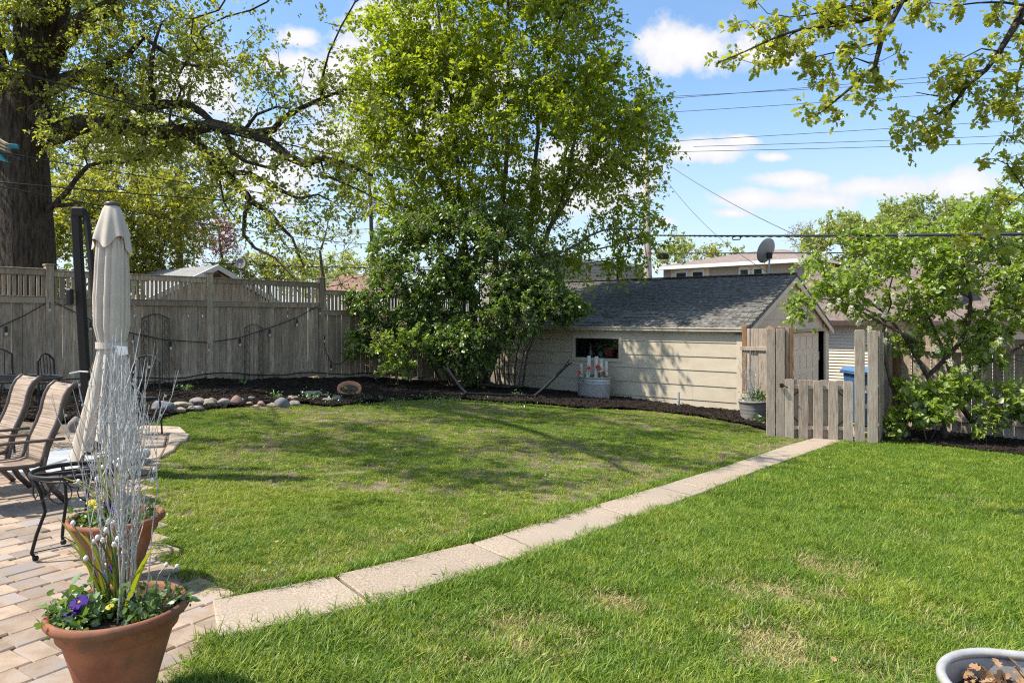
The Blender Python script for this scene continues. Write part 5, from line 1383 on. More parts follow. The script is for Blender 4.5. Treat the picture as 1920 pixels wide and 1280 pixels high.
DP, DV = .55, .485
def pot_at(px, py, wpx, zbase=None):
    d = F*DP/wpx; c = P(px, py, d); return c
rim1 = pot_at(222, 1130, 275); rim2 = pot_at(218, 965, 187)
near_base = Vector((rim1.x, rim1.y, gz(rim1.x, rim1.y)+.035)); far_base = Vector((rim2.x, rim2.y, gz(rim2.x, rim2.y)+.035))
H1, H2 = rim1.z-near_base.z, rim2.z-far_base.z
near = clay_pot('flower_pot', 'large terracotta pot with purple pansies and silver twigs at the lower left, nearest the camera', near_base, DV, H1)
far = clay_pot('flower_pot', 'terracotta pot with yellow pansies and silver twigs, behind the nearest pot', far_base, DV, H2)
s1 = near_base+ZZ*H1*.87; s2 = far_base+ZZ*H2*.87
twig_bundle(s1+Vector((.0, .02, 0)), 23, .97, .10, near, .0024, .06)
twig_bundle(s2+Vector((.03, 0, 0)), 13, .97, .09, far, .0033, .06)


def greens(c, r, n, parent, m='herb', h=.08, ls=.028, cl=16):
    cc = RNG.uniform(-1, 1, (cl*3, 2)); cc = cc[np.hypot(cc[:, 0], cc[:, 1]) < 1][:cl]*r
    k = RNG.integers(0, len(cc), n)
    pp = np.stack([cc[k, 0], cc[k, 1], np.abs(RNG.normal(0, h*.5, n))], 1)+RNG.normal(size=(n, 3))*np.array([.022, .022, .008])+np.array(c)
    leaves('leaves', pp, RNG.normal(size=(n, 3))+np.array([0, 0, .35]), ls, T_HEART, M[m], parent)


greens(s1+Vector((-.09, -.05, .015)), .125, 560, near); greens(s1+Vector((.11, .03, .015)), .11, 260, near, ls=.03)
greens(s1+Vector((-.12, .0, .05)), .06, 40, near, ls=.04)
greens(s2+Vector((-.08, 0, .015)), .14, 330, far); greens(s2+Vector((.14, .0, .015)), .07, 110, far, 'l_lilac', ls=.03)
for dx, dy, dz, s_ in [(-.075, -.115, .095, .030), (-.08, .06, .14, .027), (-.095, -.125, .065, .026), (.06, -.02, .08, .018)]: pansy(s1+Vector((dx, dy, dz)), 'purple', near, s_)
pansy(s1+Vector((.02, -.09, .07)), 'yellow', near, .014)
for i in range(8): pansy(s2+Vector((-.08+RNG.normal(0, .025), RNG.normal(0, .02)-.03, .10+RNG.uniform(0, .05))), 'yellow', far, .02)
for i in range(4): pansy(s2+Vector((.01+RNG.normal(0, .03), -.05+RNG.normal(0, .03), .09+RNG.uniform(0, .04))), 'purple', far, .018)
for (px, py) in [(108, 970), (122, 1005), (128, 1030), (186, 990), (215, 985), (292, 1020), (306, 1000), (160, 1000), (240, 1050), (135, 985), (200, 960)]:
    strap_leaf(s1+Vector((RNG.uniform(-.03, .03), RNG.uniform(-.02, .03), 0)), P(px, py, rim1.y+RNG.uniform(-.12, .12)), .023, near)
for (px, py) in [(120, 895), (145, 868), (172, 835), (190, 845), (236, 850), (257, 862), (205, 880), (150, 900)]:
    strap_leaf(s2+Vector((RNG.uniform(-.05, .03), RNG.uniform(-.02, .03), 0)), P(px, py, rim2.y+RNG.uniform(-.12, .12)), .026, far)
def buds(lst, d, c, parent, r):
    for (px, py) in lst:
        p = P(px, py, d+RNG.uniform(-.06, .06)); b = c+Vector((RNG.uniform(-.03, .03), RNG.uniform(-.03, .03), 0))
        st = MB().tube([b, b.lerp(p, .6)+ZZ*.03, p], .0022, 4).build('bud_stem', M['herb'], parent)
        MB().lathe([(0, -r), (r*.6, -r*.8), (r*.85, 0), (r*.5, r*.8), (0, r)], p, 9).build('bud', M['wbud'], parent, smooth=True)
buds([(137, 980), (204, 977), (213, 980), (199, 993), (193, 1012), (214, 1020), (198, 1060), (161, 1046), (176, 1015), (221, 1009), (232, 1035), (183, 1007)], rim1.y, s1, near, .011)
buds([(312, 1058), (332, 1061)], rim1.y+.2, s1+Vector((.1, .1, 0)), near, .010)
buds([(193, 875), (182, 897), (215, 866), (222, 872), (223, 862), (244, 880), (290, 880), (285, 900), (147, 902)], rim2.y, s2, far, .014)

# ribbed pot by the gate
g = G(1417, 792); rb = thing('ribbed_pot', 'round grey ribbed pot with white twigs beside the tall gate planks', 'flower pot', g)
g = Vector((g.x, g.y+.15, g.z+.02)); rb.location = g
RR = 27*g.y/F
MB().lathe([(0, 0), (RR*.78, 0)]+[(RR*(.80+.17*i/14)*(1+(.012 if i % 3 == 0 else -.006)), .03+.35*i/14) for i in range(15)]+[(RR*1.03, .39), (RR*1.04, .42), (RR*1.0, .44), (RR*.94, .43), (RR*.9, .38), (0, .38)], g, 44).build('pot', M['plasticpot'], rb, smooth=True)
twig_bundle(g+ZZ*.38+Vector((-.05, 0, 0)), 26, 1.02, .24, rb, .0045, .09, br=4)
pp = RNG.normal(size=(170, 3))*np.array([.12, .1, .07])+np.array(g+ZZ*.50+Vector((.08, -.03, 0))); leaves('leaves', pp, RNG.normal(size=(170, 3))+np.array([0, 0, .8]), .07, T_HEART, M['herb'], rb)
pp = RNG.normal(size=(60, 3))*np.array([.05, .05, .09])+np.array(g+ZZ*.6+Vector((.02, -.06, 0))); leaves('white_flowers', pp, RNG.normal(size=(60, 3)), .035, T_HEART, M['l_wbloom'], rb)
pp = RNG.normal(size=(16, 3))*.02+np.array(g+ZZ*.52+Vector((.24, -.12, 0))); leaves('yellow_flower', pp, RNG.normal(size=(16, 3)), .05, T_HEART, M['yellow'], rb)

# ------------------------------------------------------------ tub of dry leaves, lower right corner
tcx = Vector((2.10, 2.36, 0)); ta = Vector((.965, -.26, 0)); tb_ = Vector((.26, .965, 0)); zr = .235; zg = gz(2.1, 2.3)
lt2 = thing('metal_tub', 'oval galvanised tub of dry brown oak leaves in the lower right corner', 'planter', Vector((tcx.x, tcx.y, zg)))
def oval(r, z, n=60, L_=.30):
    o = []
    for k in range(n):
        a = 2*math.pi*k/n; c, s = math.cos(a), math.sin(a)
        o.append(tcx+ta*(r*c+(L_ if c > 0 else -L_)*min(1, abs(c)*6))+tb_*(r*s)+ZZ*z)
    return o
b = MB(); rings = []
for (r, z) in [(.27, zg+.01), (.28, zr-.36), (.29, zr-.04), (.288, zr-.03), (.284, zr-.05), (.275, zr-.10), (.27, zr-.3)]:
    rings.append(len(b.v)); b.v += oval(r, z)
for i in range(len(rings)-1):
    for k in range(60): b.f.append([rings[i]+k, rings[i]+(k+1) % 60, rings[i+1]+(k+1) % 60, rings[i+1]+k])
b.build('tub', M['galv'], lt2, smooth=True)
MB().tube(oval(.288, zr-.02), .017, 10, closed=True).build('rim', M['galv'], lt2, smooth=True)
b = MB(); b.poly(oval(.272, zr-.11)); b.build('soil', M['potsoil'], lt2)
n = 800; pp = np.array([list(tcx+ta*RNG.uniform(-.5, .5)+tb_*RNG.uniform(-.24, .24)+ZZ*(zr-.10+RNG.uniform(0, .06))) for _ in range(n)])
dl = leaves('dry_leaves', pp, RNG.normal(size=(n, 3))*np.array([1, 1, .35]), .05, T_OAK, M['leaflit'], lt2)
for i in range(9):
    p = tcx+ta*RNG.uniform(-.4, .2)+tb_*RNG.uniform(-.15, .2)+ZZ*(zr-.1)
    MB().tube([p, p+Vector((RNG.normal(0, .01), RNG.normal(0, .01), .13)), p+Vector((RNG.normal(0, .04), RNG.normal(0, .02), RNG.uniform(.16, .24)))], .0024, 4).build('dead_stem', M['leaflit'], lt2)
MB().tube([tcx+ta*-.18+tb_*-.14+ZZ*(zr-.06), tcx+ta*.35+tb_*.17+ZZ*(zr+.0)], .008, 8).build('stick', M['galv'], lt2)

# ------------------------------------------------------------ patio chairs
sling = mat('sling_fabric', (.22, .16, .115), (.40, .31, .235), 1.0, 3, (2, 2, 130), rough=.8, lo=.4, hi=.6)
def chair(label, o, f, w=.37, sc_=.87):
    f = Vector((f[0], f[1], 0)).normalized(); r = Vector((f.y, -f.x, 0)); r = -r if r.x < 0 else r
    t = thing('patio_chair', label, 'chair', o, 'sling chairs on the patio')
    q = lambda a, z, s=0: o+f*a*sc_+ZZ*z*sc_+r*s
    prof = [(-.10, 1.02), (-.075, 1.03), (-.03, .99), (.0, .93), (.02, .86), (.035, .78), (.07, .68), (.115, .58), (.15, .49), (.165, .42), (.18, .37)]
    sprof = [(.18, .37), (.25, .355), (.4, .36), (.55, .375), (.66, .37), (.69, .35)]
    def sl_(pf, nm):
        n = 5; v = []; fc = []
        for a, z in pf:
            for k in range(n):
                s = (k/(n-1)-.5)*w*.94; v.append(q(a+.012*(1-(2*k/(n-1)-1)**2)*-1, z-.008*(1-(2*k/(n-1)-1)**2), s))
        for i in range(len(pf)-1):
            for k in range(n-1): fc.append([i*n+k, i*n+k+1, (i+1)*n+k+1, (i+1)*n+k])
        b = MB(); b.v = v; b.f = fc; ob = b.build(nm, sling, t, smooth=True)
        md = ob.modifiers.new('t', 'SOLIDIFY'); md.thickness = .006
    sl_(prof, 'backrest'); sl_(sprof, 'seat')
    for s in (-w/2, w/2):
        MB().tube([q(a, z, s) for a, z in prof], .016, 8, sq=(1, 1.5)).build('back_frame', M['bronze'], t, smooth=True)
        MB().tube([q(a, z, s) for a, z in sprof], .016, 8).build('seat_frame', M['bronze'], t, smooth=True)
        MB().tube([q(.165, .42, s), q(.19, .30, s), q(.10, .12, s), q(0, 0, s)], .017, 8, sq=(1, 1.4)).build('leg', M['bronze'], t, smooth=True)
        MB().tube([q(.60, .58, s*1.08), q(.61, .36, s*1.04), q(.56, .18, s), q(.64, 0, s)], .017, 8, sq=(1, 1.4)).build('leg', M['bronze'], t, smooth=True)
        MB().tube([q(.02, .56, s*1.08), q(.2, .565, s*1.1), q(.45, .575, s*1.1), q(.64, .57, s*1.1), q(.68, .545, s*1.1)], .015, 8, sq=(1.7, .8)).build('armrest', M['bronze'], t, smooth=True)
    MB().tube([q(.66, .355, -w/2), q(.66, .355, w/2)], .014, 8).build('crossbar', M['bronze'], t)
    MB().tube([q(-.08, 1.01, -w/2), q(-.08, 1.01, w/2)], .012, 8).build('crossbar', M['bronze'], t)
    return t
def og(x, y): return Vector((x, y, gz(x, y)+.03))
chair('brown sling patio chair, the nearer of the two, beside the small iron table', og(-3.60, 5.60), (-.60, -.80))
chair('brown sling patio chair, the farther of the two, at the left picture edge', og(-4.13, 5.98), (-.60, -.80))

# ------------------------------------------------------------ iron side table
tc_ = og(-2.68, 4.36); st = thing('side_table', 'small round black wrought iron table with no top behind the flower pots', 'table', tc_)
top = .50; rt = .235
ring = lambda r, z, n=28: [tc_+Vector((r*math.cos(2*math.pi*k/n), r*math.sin(2*math.pi*k/n), z)) for k in range(n)]
MB().tube(ring(rt, top), .011, 8, closed=True, sq=(1, 1.3)).build('rim', M['iron'], st, smooth=True)
MB().tube(ring(rt*.86, top-.03), .006, 6, closed=True).build('inner_ring', M['iron'], st, smooth=True)
for a in (math.radians(230), math.radians(320), math.radians(50), math.radians(140)):
    d = Vector((math.cos(a), math.sin(a), 0))
    MB().tube([tc_+d*rt*.97+ZZ*(top-.01), tc_+d*.19+ZZ*.40, tc_+d*.165+ZZ*.28, tc_+d*.21+ZZ*.15, tc_+d*.235+ZZ*.05, tc_+d*.215+ZZ*.012], .010, 8).build('leg', M['iron'], st, smooth=True)
    MB().lathe([(0, -.018), (.014, -.014), (.018, 0), (.014, .012), (0, .016)], tc_+d*.215+ZZ*.016, 10).build('foot', M['iron'], st, smooth=True)
    MB().tube([tc_+d*.235+ZZ*.05, tc_+ZZ*.05], .0035, 5).build('stretcher', M['iron'], st)
for k in range(9):
    a = 2*math.pi*k/9; d = Vector((math.cos(a), math.sin(a), 0)); e = Vector((-d.y, d.x, 0)); c = tc_+d*rt*.9+ZZ*(top-.09)
    MB().tube([c+e*(.062*math.cos(x))+ZZ*(.062*math.sin(x)) for x in np.linspace(0, 2*math.pi, 15)[:-1]], .0035, 5, closed=True).build('scroll', M['iron'], st)
for a in (.4, 1.97): MB().tube([tc_+Vector((math.cos(a), math.sin(a), 0))*rt+ZZ*(top-.012), tc_-Vector((math.cos(a), math.sin(a), 0))*rt+ZZ*(top-.012)], .006, 6, sq=(1, 2)).build('crossbar', M['iron'], st)

# ------------------------------------------------------------ iron dining set behind the chairs
def iron_chair(label, o, f):
    f = Vector((f[0], f[1], 0)).normalized(); r = Vector((f.y, -f.x, 0)); t = thing('iron_chair', label, 'chair', o, 'black wrought iron chairs at the back of the patio'); q = lambda a, z, s=0: o+f*a+ZZ*z+r*s
    for s in (-.22, .22):
        MB().tube([q(-.02, .9, s*.9), q(0, .45, s), q(-.04, 0, s)], .012, 6).build('leg', M['iron'], t); MB().tube([q(.42, .44, s), q(.44, 0, s)], .012, 6).build('leg', M['iron'], t)
        MB().tube([q(0, .66, s*1.1), q(.3, .67, s*1.15), q(.42, .62, s*1.15), q(.42, .44, s)], .011, 6).build('armrest', M['iron'], t)
    MB().tube([q(0, .45, -.22), q(.42, .45, -.24), q(.42, .45, .24), q(0, .45, .22)], .011, 6, closed=True).build('seat_frame', M['iron'], t)
    sb_ = MB()
    for k in range(7): sb_.box(q(.21, .455, -.19+.063*k), (.42, .012, .006), (f, r, ZZ))
    sb_.build('seat', M['iron'], t)
    MB().tube([q(-.02, .9, -.2), q(-.03, .96, -.1), q(-.03, .98, 0), q(-.03, .96, .1), q(-.02, .9, .2)], .012, 6).build('top_rail', M['iron'], t)
    for s in (-.12, -.04, .04, .12): MB().tube([q(-.03, .95, s), q(0, .48, s)], .005, 5).build('spindle', M['iron'], t)
iron_chair('black wrought iron chair half hidden behind the farther sling chair', og(-5.3, 8.1), (1, .2))
iron_chair('black wrought iron chair between the sling chair and the umbrella', og(-4.6, 8.9), (-.3, -1))
iron_chair('black wrought iron chair at the left picture edge behind the sling chairs', og(-6.3, 8.6), (.3, -1))
it = thing('iron_table', 'black wrought iron table behind the two sling chairs', 'table', og(-5.35, 7.5)); c = og(-5.35, 7.5)
MB().tube([c+Vector((.5*math.cos(a), .5*math.sin(a), .72)) for a in np.linspace(0, 6.283, 29)[:-1]], .014, 6, closed=True).build('rim', M['iron'], it)
mm = MB()
for k in range(-8, 9):
    h_ = math.sqrt(.25-(k*.058)**2) if abs(k*.058) < .5 else 0
    if h_ > .02: mm.box(c+Vector((k*.058, 0, .715)), (.012, 2*h_, .006)); mm.box(c+Vector((0, k*.058, .721)), (2*h_, .012, .005))
mm.build('mesh_top', M['iron'], it)
for a in (.8, 2.4, 3.9, 5.5): MB().tube([c+Vector((.42*math.cos(a), .42*math.sin(a), 0)), c+Vector((.3*math.cos(a), .3*math.sin(a), .4)), c+Vector((.44*math.cos(a), .44*math.sin(a), .71))], .012, 6).build('leg', M['iron'], it)

# ------------------------------------------------------------ cantilever umbrella
ub = og(-3.92, 6.75); um = thing('umbrella', 'closed beige cantilever umbrella tied at the waist on a dark post', 'umbrella', ub)
pt = P(142, 392, 6.95); pb = Vector((P(168, 800, 6.95).x, 6.95, ub.z+.1))
ax_ = (pt-pb).normalized()
sx_ = Vector((1, .12, 0)).normalized(); sy_ = ax_.cross(sx_).normalized()
MB().box((pt+pb)/2, (.078, .07, (pt-pb).length), (sx_, sy_, ax_)).build('post', M['post'], um, bevel=.008)
MB().box(pt+sx_*.03-ax_*.03, (.12, .085, .09), (sx_, sy_, ax_)).build('post_head', M['post'], um, bevel=.012)
MB().tube([pt+sx_*.09-ax_*.03, P(172, 500, 6.9), P(186, 640, 6.85)], .03, 8).build('arm', M['post'], um)
MB().box(P(131, 556, 6.85), (.05, .06, .15)).build('crank_box', M['iron'], um, bevel=.01)
MB().tube([P(131, 700, 6.85), P(150, 696, 6.8), P(165, 697, 6.75)], .008, 6).build('crank_handle', M['silver'], um)
cc0 = P(211, 386, 6.6); sc1 = 6.6/F
def xs_(y): return 211-1*(y-386)/250 if y < 640 else 210-(y-640)/22
pr = [(386, 12), (392, 17), (420, 24), (455, 32), (500, 34), (560, 36), (610, 34), (640, 27), (650, 25), (660, 27), (700, 34), (760, 46), (820, 62), (846, 68)]
n = 96; b = MB(); ph = [RNG.uniform(-.3, .3) for _ in range(16)]
for i, (y, rpx) in enumerate(pr):
    cz_ = EYE-(y-HY)*sc1; cxx = (xs_(y)-960)*sc1; rm = rpx*sc1; dep = min(1, max(0, (y-390)/60))*(.55 if 635 < y < 665 else 1)
    for k in range(n):
        a = 2*math.pi*k/n; fold = math.sin(7*a+.9*math.sin(a*2+1)+.5*math.sin(y/70.+a)); f2 = math.sin(16*a+1.3+y/70.)
        sharp = 1-abs(fold)**.55
        q = 1+dep*(-(.34+.18*math.sin(3*a+.7)+.05*math.sin(y/45.+2*a))*sharp+.05*f2*(1 if y < 640 else .6))+.05*math.sin(2*a+y/100)
        zz = cz_ + ((.10*math.sin(4*a+1)+.05*math.sin(3*a)) if i == len(pr)-1 else 0)
        b.v.append(Vector((cxx+math.cos(a)*rm*q*.87, 6.6+math.sin(a)*rm*q*.8, zz)))
for i in range(len(pr)-1):
    for k in range(n): b.f.append([i*n+k, i*n+(k+1) % n, (i+1)*n+(k+1) % n, (i+1)*n+k])
b.build('canopy', M['canvas'], um, smooth=True)
b = MB(); pr2 = [(384, 12), (394, 19), (420, 28), (446, 36), (458, 38)]
for i, (y, rpx) in enumerate(pr2):
    for k in range(n):
        a = 2*math.pi*k/n; sc_f = (math.sin(4*a+.8))
        q = 1+(i/4)*(.10*math.sin(8*a)-.05)+.02
        yy = y+(i/4)**2*(14*sc_f+7*math.sin(3*a+2))
        b.v.append(Vector(((210-960)*sc1+math.cos(a)*rpx*sc1*q*.87, 6.6+math.sin(a)*rpx*sc1*q*.85, EYE-(yy-HY)*sc1)))
for i in range(len(pr2)-1):
    for k in range(n): b.f.append([i*n+k, i*n+(k+1) % n, (i+1)*n+(k+1) % n, (i+1)*n+k])
b.build('vent_flap', M['canvas'], um, smooth=True)
MB().lathe([(.0, .03), (.035, .03), (.065, .015), (.068, 0), (.06, -.02)], P(210, 384, 6.6), 20).build('cap', M['bronze'], um, smooth=True)
MB().lathe([(.128, -.03), (.136, -.03), (.136, .03), (.128, .03)], P(209, 647, 6.6), 30, sy=.85).build('tie_strap', M['canvas'], um)
MB().prism([P(213, 648, 6.42), P(238, 650, 6.42), P(240, 664, 6.42), P(222, 667, 6.42)], Vector((0, .01, 0))).build('care_flap', M['white'], um)
MB().tube([P(210, 640, 6.6), P(205, 835, 6.6), Vector((P(205, 0, 6.6).x, 6.6, ub.z+.25))], .02, 8).build('inner_rib', M['iron'], um)
for (dx_, dy_) in ((-.78, -.5), (-.27, -.5), (-.78, .02), (-.27, .02)):
    b = MB().box(ub+Vector((dx_+.24, dy_+.28, .045)), (.49, .49, .09)).build('base_weight', M['greyplastic'], um, bevel=.025)
MB().lathe([(0, .12), (.07, .12), (.10, .10), (.12, .09)], ub+Vector((.1, -.1, 0)), 20).build('base_cap', M['silver'], um, smooth=True)

# ------------------------------------------------------------ string lights and trellises on the fence
def fp(px, py, out=.07): return onplane(px, py, FA+V*out, V)
sg = thing('string_lights', 'black string of bulb lights draped along the left fence', 'string lights', fp(95, 565))
def drape(lst): MB().tube([fp(*p) for p in lst], .009, 6).build('cord', M['cable'], sg, smooth=True)
drape([(-30, 620), (0, 612), (45, 592), (95, 563), (140, 585), (170, 600), (245, 624), (310, 637), (390, 642), (450, 633), (510, 613), (560, 594), (600, 571)])
drape([(600, 571), (603, 610), (610, 655), (618, 675), (628, 683), (640, 681), (655, 668)])
for (px, py) in [(12, 610), (93, 566), (249, 626), (320, 639), (391, 643), (450, 634), (506, 616), (557, 597), (600, 576), (608, 628), (621, 681), (170, 602)]:
    c = fp(px, py); so = MB().tube([c-ZZ*.01, c-ZZ*.12], .018, 8).build('socket', M['cable'], sg)
    MB().lathe([(.012, 0), (.026, -.03), (.028, -.05), (.015, -.075), (0, -.08)], c-ZZ*.115, 10).build('bulb', M['bulb'], so, smooth=True)
MB().tube([FA+W*t+V*.10+ZZ*(bedz((FA+W*t).x, (FA+W*t).y)+.12+.03*math.sin(t*3)) for t in np.linspace(-2.5, 6.5, 24)], .012, 6).build('cord', M['cable'], sg, smooth=True)
def trellis(label, x0, x1, yt, yb):
    t = thing('trellis', label, 'trellis', fp((x0+x1)/2, yb))
    a, b_ = fp(x0, yt+8), fp(x1, yt+8); w = (b_-a); H = a.z-fp(x0, yb).z
    for s in (0, 1): MB().tube([a+w*s+ZZ*.03, a+w*s-ZZ*H], .008, 5).build('upright', M['iron'], t)
    MB().tube([a+w*s+ZZ*(.10*math.sin(math.pi*s)) for s in np.linspace(0, 1, 9)], .008, 5).build('arch', M['iron'], t)
    for s in (.25, .5, .75): MB().tube([a+w*s+ZZ*(.09*math.sin(math.pi*s)), a+w*s-ZZ*(H-.05)], .0045, 4).build('bar', M['iron'], t)
    for i in range(int(H/.16)):
        for s in (.125, .875):
            c = a+w*s-ZZ*(.1+.16*i); MB().tube([c+W*(.035*math.cos(x))+ZZ*(.07*math.sin(x)) for x in np.linspace(0, 5.4, 11)], .004, 4).build('scroll', M['iron'], t)
trellis('black iron trellis with arched top on the fence, the left one beside the umbrella', 266, 317, 590, 722)
trellis('black iron trellis with arched top on the fence, the right one below the string lights', 459, 493, 608, 716)

# ------------------------------------------------------------ bird feeder at the left edge
bf_ = thing('bird_feeder', 'teal and wood bird feeder hanging at the upper left edge', 'bird feeder', P(5, 285, 8.5))
x_ = Vector((.9, .43, 0)); y_ = Vector((-.43, .9, 0))
MB().box(P(24, 275, 8.5), (.11, .06, .055), (x_, y_, ZZ)).build('tray_end', M['teal'], bf_, bevel=.006)
for k in range(3): MB().prism([P(-30, 245+k*9, 8.4), P(10, 268+k*6, 8.4), P(10, 272+k*6, 8.4), P(-30, 250+k*9, 8.4)], Vector((0, .1, 0))).build('slat', M['plank'], bf_)
MB().prism([P(-40, 270, 8.35), P(38, 296, 8.35), P(38, 299, 8.35), P(-40, 276, 8.35)], Vector((0, .12, 0))).build('floor', M['post'], bf_)
MB().prism([P(-40, 275, 8.3), P(-5, 287, 8.3), P(10, 303, 8.3), P(-40, 290, 8.3)], Vector((0, .08, 0))).build('perch_board', M['teal'], bf_)
MB().tube([P(-10, 250, 8.5), P(-12, -250, 8.5)], .003, 4).build('hanger', M['cable'], bf_)
# ------------------------------------------------------------ utility pole and cables
up = Vector((P(1216, 0, 28).x, 28, 0)); up.z = gz(up.x, up.y)
pl_ = thing('utility_pole', 'weathered wooden utility pole behind the garage, half hidden by the maple', 'utility pole', up)
MB().tube([up, Vector((P(1215, 0, 28).x, 28, 3)), P(1208, 226, 28)], [.17, .16, .12], 14).build('shaft', M['polewood'], pl_, smooth=True)
MB().box(P(1212, 232, 28)+Vector((0, -.16, 0)), (.9, .1, .12), (Vector((.9, .43, 0)), Vector((-.43, .9, 0)), ZZ)).build('crossarm', M['polewood'], pl_)
MB().box(P(1243, 481, 27.8), (.44, .2, .2)).build('splice_box', M['iron'], pl_, bevel=.03)
orange = mat('orange_tag', (.75, .12, .04), rough=.6)
MB().lathe([(.15, -.05), (.155, -.05), (.155, .05), (.15, .05)], P(1215, 475, 28), 14).build('warning_band', orange, pl_)
p2 = P(331, 388, 38); p2b = Vector((p2.x, 38, gz(p2.x, 38)))
q = thing('utility_pole', 'slim pale utility pole standing far behind the left fence', 'utility pole', p2b)
MB().tube([p2b, p2], [.17, .13], 10).build('shaft', M['polewood'], q, smooth=True)
MB().box(P(331, 400, 37.8), (1.8, .1, .12)).build('crossarm', M['polewood'], q)


def wire(label, a, b, sag, r, m='cable', name='overhead_cable', n=24, group='overhead cables'):
    a, b = Vector(a), Vector(b)
    if 'right' in label or 'sky wire' in label: b = a+(b-a)*(1.7 if r > .02 else 1.35); sag *= .9; n = 44
    pts = [a.lerp(b, t)-ZZ*(4*sag*t*(1-t)) for t in np.linspace(0, 1, n)]
    o = MB().tube(pts, r, 6).build(name, M[m], None, smooth=True); return tag(o, label, 'cable', group), pts


o, pts = wire('thick black twisted cable crossing the sky at roof height to the right', P(1216, 441, 28), P(2050, 424, 9), .10, .024)
for ph in (0, 3.14):
    tw_ = MB().tube([p+Vector((0, math.cos(i*.9+ph)*.022, math.sin(i*.9+ph)*.022)) for i, p in enumerate([pts[0].lerp(pts[-1], t)-ZZ*(.4*t*(1-t)) for t in np.linspace(0, 1, 260)])], .013, 5).build('strand', M['thinwire'], o)
for (px, c_) in ((1385, 'iron'), (1590, 'orange')):
    i = min(range(len(pts)), key=lambda k: abs(960+F*pts[k].x/pts[k].y-px)); p = pts[i]; q_ = pts[i+1]; d = (q_-p).normalized()
    MB().tube([p+d*.3-ZZ*.02, p+d*.2-ZZ*.10, p-d*.25-ZZ*.11, p-d*.32-ZZ*.06, p-d*.2-ZZ*.03], .015, 6).build('cable_clamp', M['iron'], o)
    if c_ == 'orange': MB().tube([p+d*.05-ZZ*.1, p+d*.3-ZZ*.07], .02, 6).build('orange_sleeve', orange, o)
wire('black cable running level just above the garage ridge to the right', P(1216, 475, 28), P(2000, 473, 20), .0, .022)
wire('black cable leaving the pole to the left above the grey house', P(1214, 440, 28), P(860, 490, 25), .35, .03)
wire('thin cable leaving the pole to the left at roof height', P(1214, 474, 28), P(780, 505, 26), .3, .022)
w_ = [((1200, 189, 60), (1990, 118, 60), 'faint wire high in the sky, topmost of the sky wires'), ((1200, 184, 60), (1990, 134, 60), 'faint wire just below the topmost sky wire'), ((1200, 214, 60), (1990, 155, 60), 'faint wire third from the top in the right sky'),
      ((1200, 268, 60), (1990, 215, 60), 'faint wire fourth from the top in the right sky'), ((1300, 275, 60), (1990, 245, 60), 'faintest wire between two others in the right sky'), ((1200, 286, 60), (1990, 260, 60), 'faint wire lowest of the long sky wires')]
for a, b, lab in w_: wire(lab, P(*a), P(*b), .25, .022, 'thinwire')
wire('guy wire slanting from the pole top down over the taupe house', P(1212, 280, 28), P(1560, 470, 20), .25, .010, 'thinwire')
wire('slack wire falling from the pole towards the satellite dish', P(1216, 290, 28), P(1440, 510, 21), .5, .009, 'thinwire')
wire('thick cable slanting across the oak crown to the maple', P(-20, 120, 8), P(960, 335, 27), .35, .012)
wire('thin cable crossing in front of the oak trunk below the bird feeder', P(-20, 282, 8), P(760, 372, 27), .25, .007)
wire('pair of cables low across the oak trunk, upper one', P(-20, 340, 9), P(900, 385, 28), .2, .009)
wire('pair of cables low across the oak trunk, lower one', P(-20, 346, 9), P(760, 460, 27), .2, .008)
wire('cable above the small grey dish behind the fence', P(380, 492, 26), P(860, 500, 28), .1, .02)
wire('thin cable in the pale sky above the red tree', P(330, 400, 38), P(800, 392, 30), .3, .012, 'thinwire')
wire('thin cable just right of the slim far pole', P(330, 430, 38), P(800, 415, 30), .3, .012, 'thinwire')

# ------------------------------------------------------------ neighbouring buildings
# left neighbour, peach gable
pk = P(409, 497, 22); nbh = thing('neighbour_garage', 'small pinkish gabled garage with grey roof behind the left fence', 'garage', Vector((pk.x, pk.y, gz(pk.x, pk.y))))
hw, rise = 3.0, 1.5
def ng_(u_, w_, z): return Vector((pk.x, pk.y, 0))+U*u_+W*w_+ZZ*z
MB().prism([ng_(.25, -hw+.2, pk.z-rise-.05), ng_(.25, hw-.2, pk.z-rise-.05), ng_(.25, 0, pk.z-.12)], U*.1).build('gable', M['peach'], nbh)
MB().box(ng_(3.2, 0, (pk.z-rise-.5)/2-.1), (5.9, 2*hw-.4, pk.z-rise+.5), (U, W, ZZ)).build('wall', M['peach'], nbh)
for s in (-1, 1):
    rfp = MB().prism([ng_(0, 0, pk.z), ng_(6.2, 0, pk.z), ng_(6.2, s*hw, pk.z-rise), ng_(0, s*hw, pk.z-rise)], ZZ*-.06).build('roof', M['greyroof'], nbh)
    MB().prism([ng_(-.03, 0, pk.z+.01), ng_(-.03, s*hw, pk.z-rise+.01), ng_(-.03, s*hw, pk.z-rise-.15), ng_(-.03, 0, pk.z-.15)], U*.06).build('fascia', M['white'], nbh)
MB().box(ng_(.2, 0, pk.z-.42), (.06, .35, .3), (U, W, ZZ)).build('gable_vent', M['bronze'], nbh)
# reddish roof behind the hydrangea
rr_ = thing('neighbour_roof_house', 'low house with a reddish brown roof behind the mauve lilac', 'house', Vector((P(680, 0, 32).x, 34, -.9)))
MB().prism([P(600, 548, 31), P(760, 556, 31), P(730, 517, 35), P(640, 515, 35)], ZZ*-.1).build('roof', mat('red_shingle', (.22, .12, .09), (.32, .19, .15), 6, rnd=.0), rr_)
MB().box((P(680, 0, 33).x, 33.5, .0), (3.6, 3.6, 2.6)).build('wall', M['peach'], rr_)
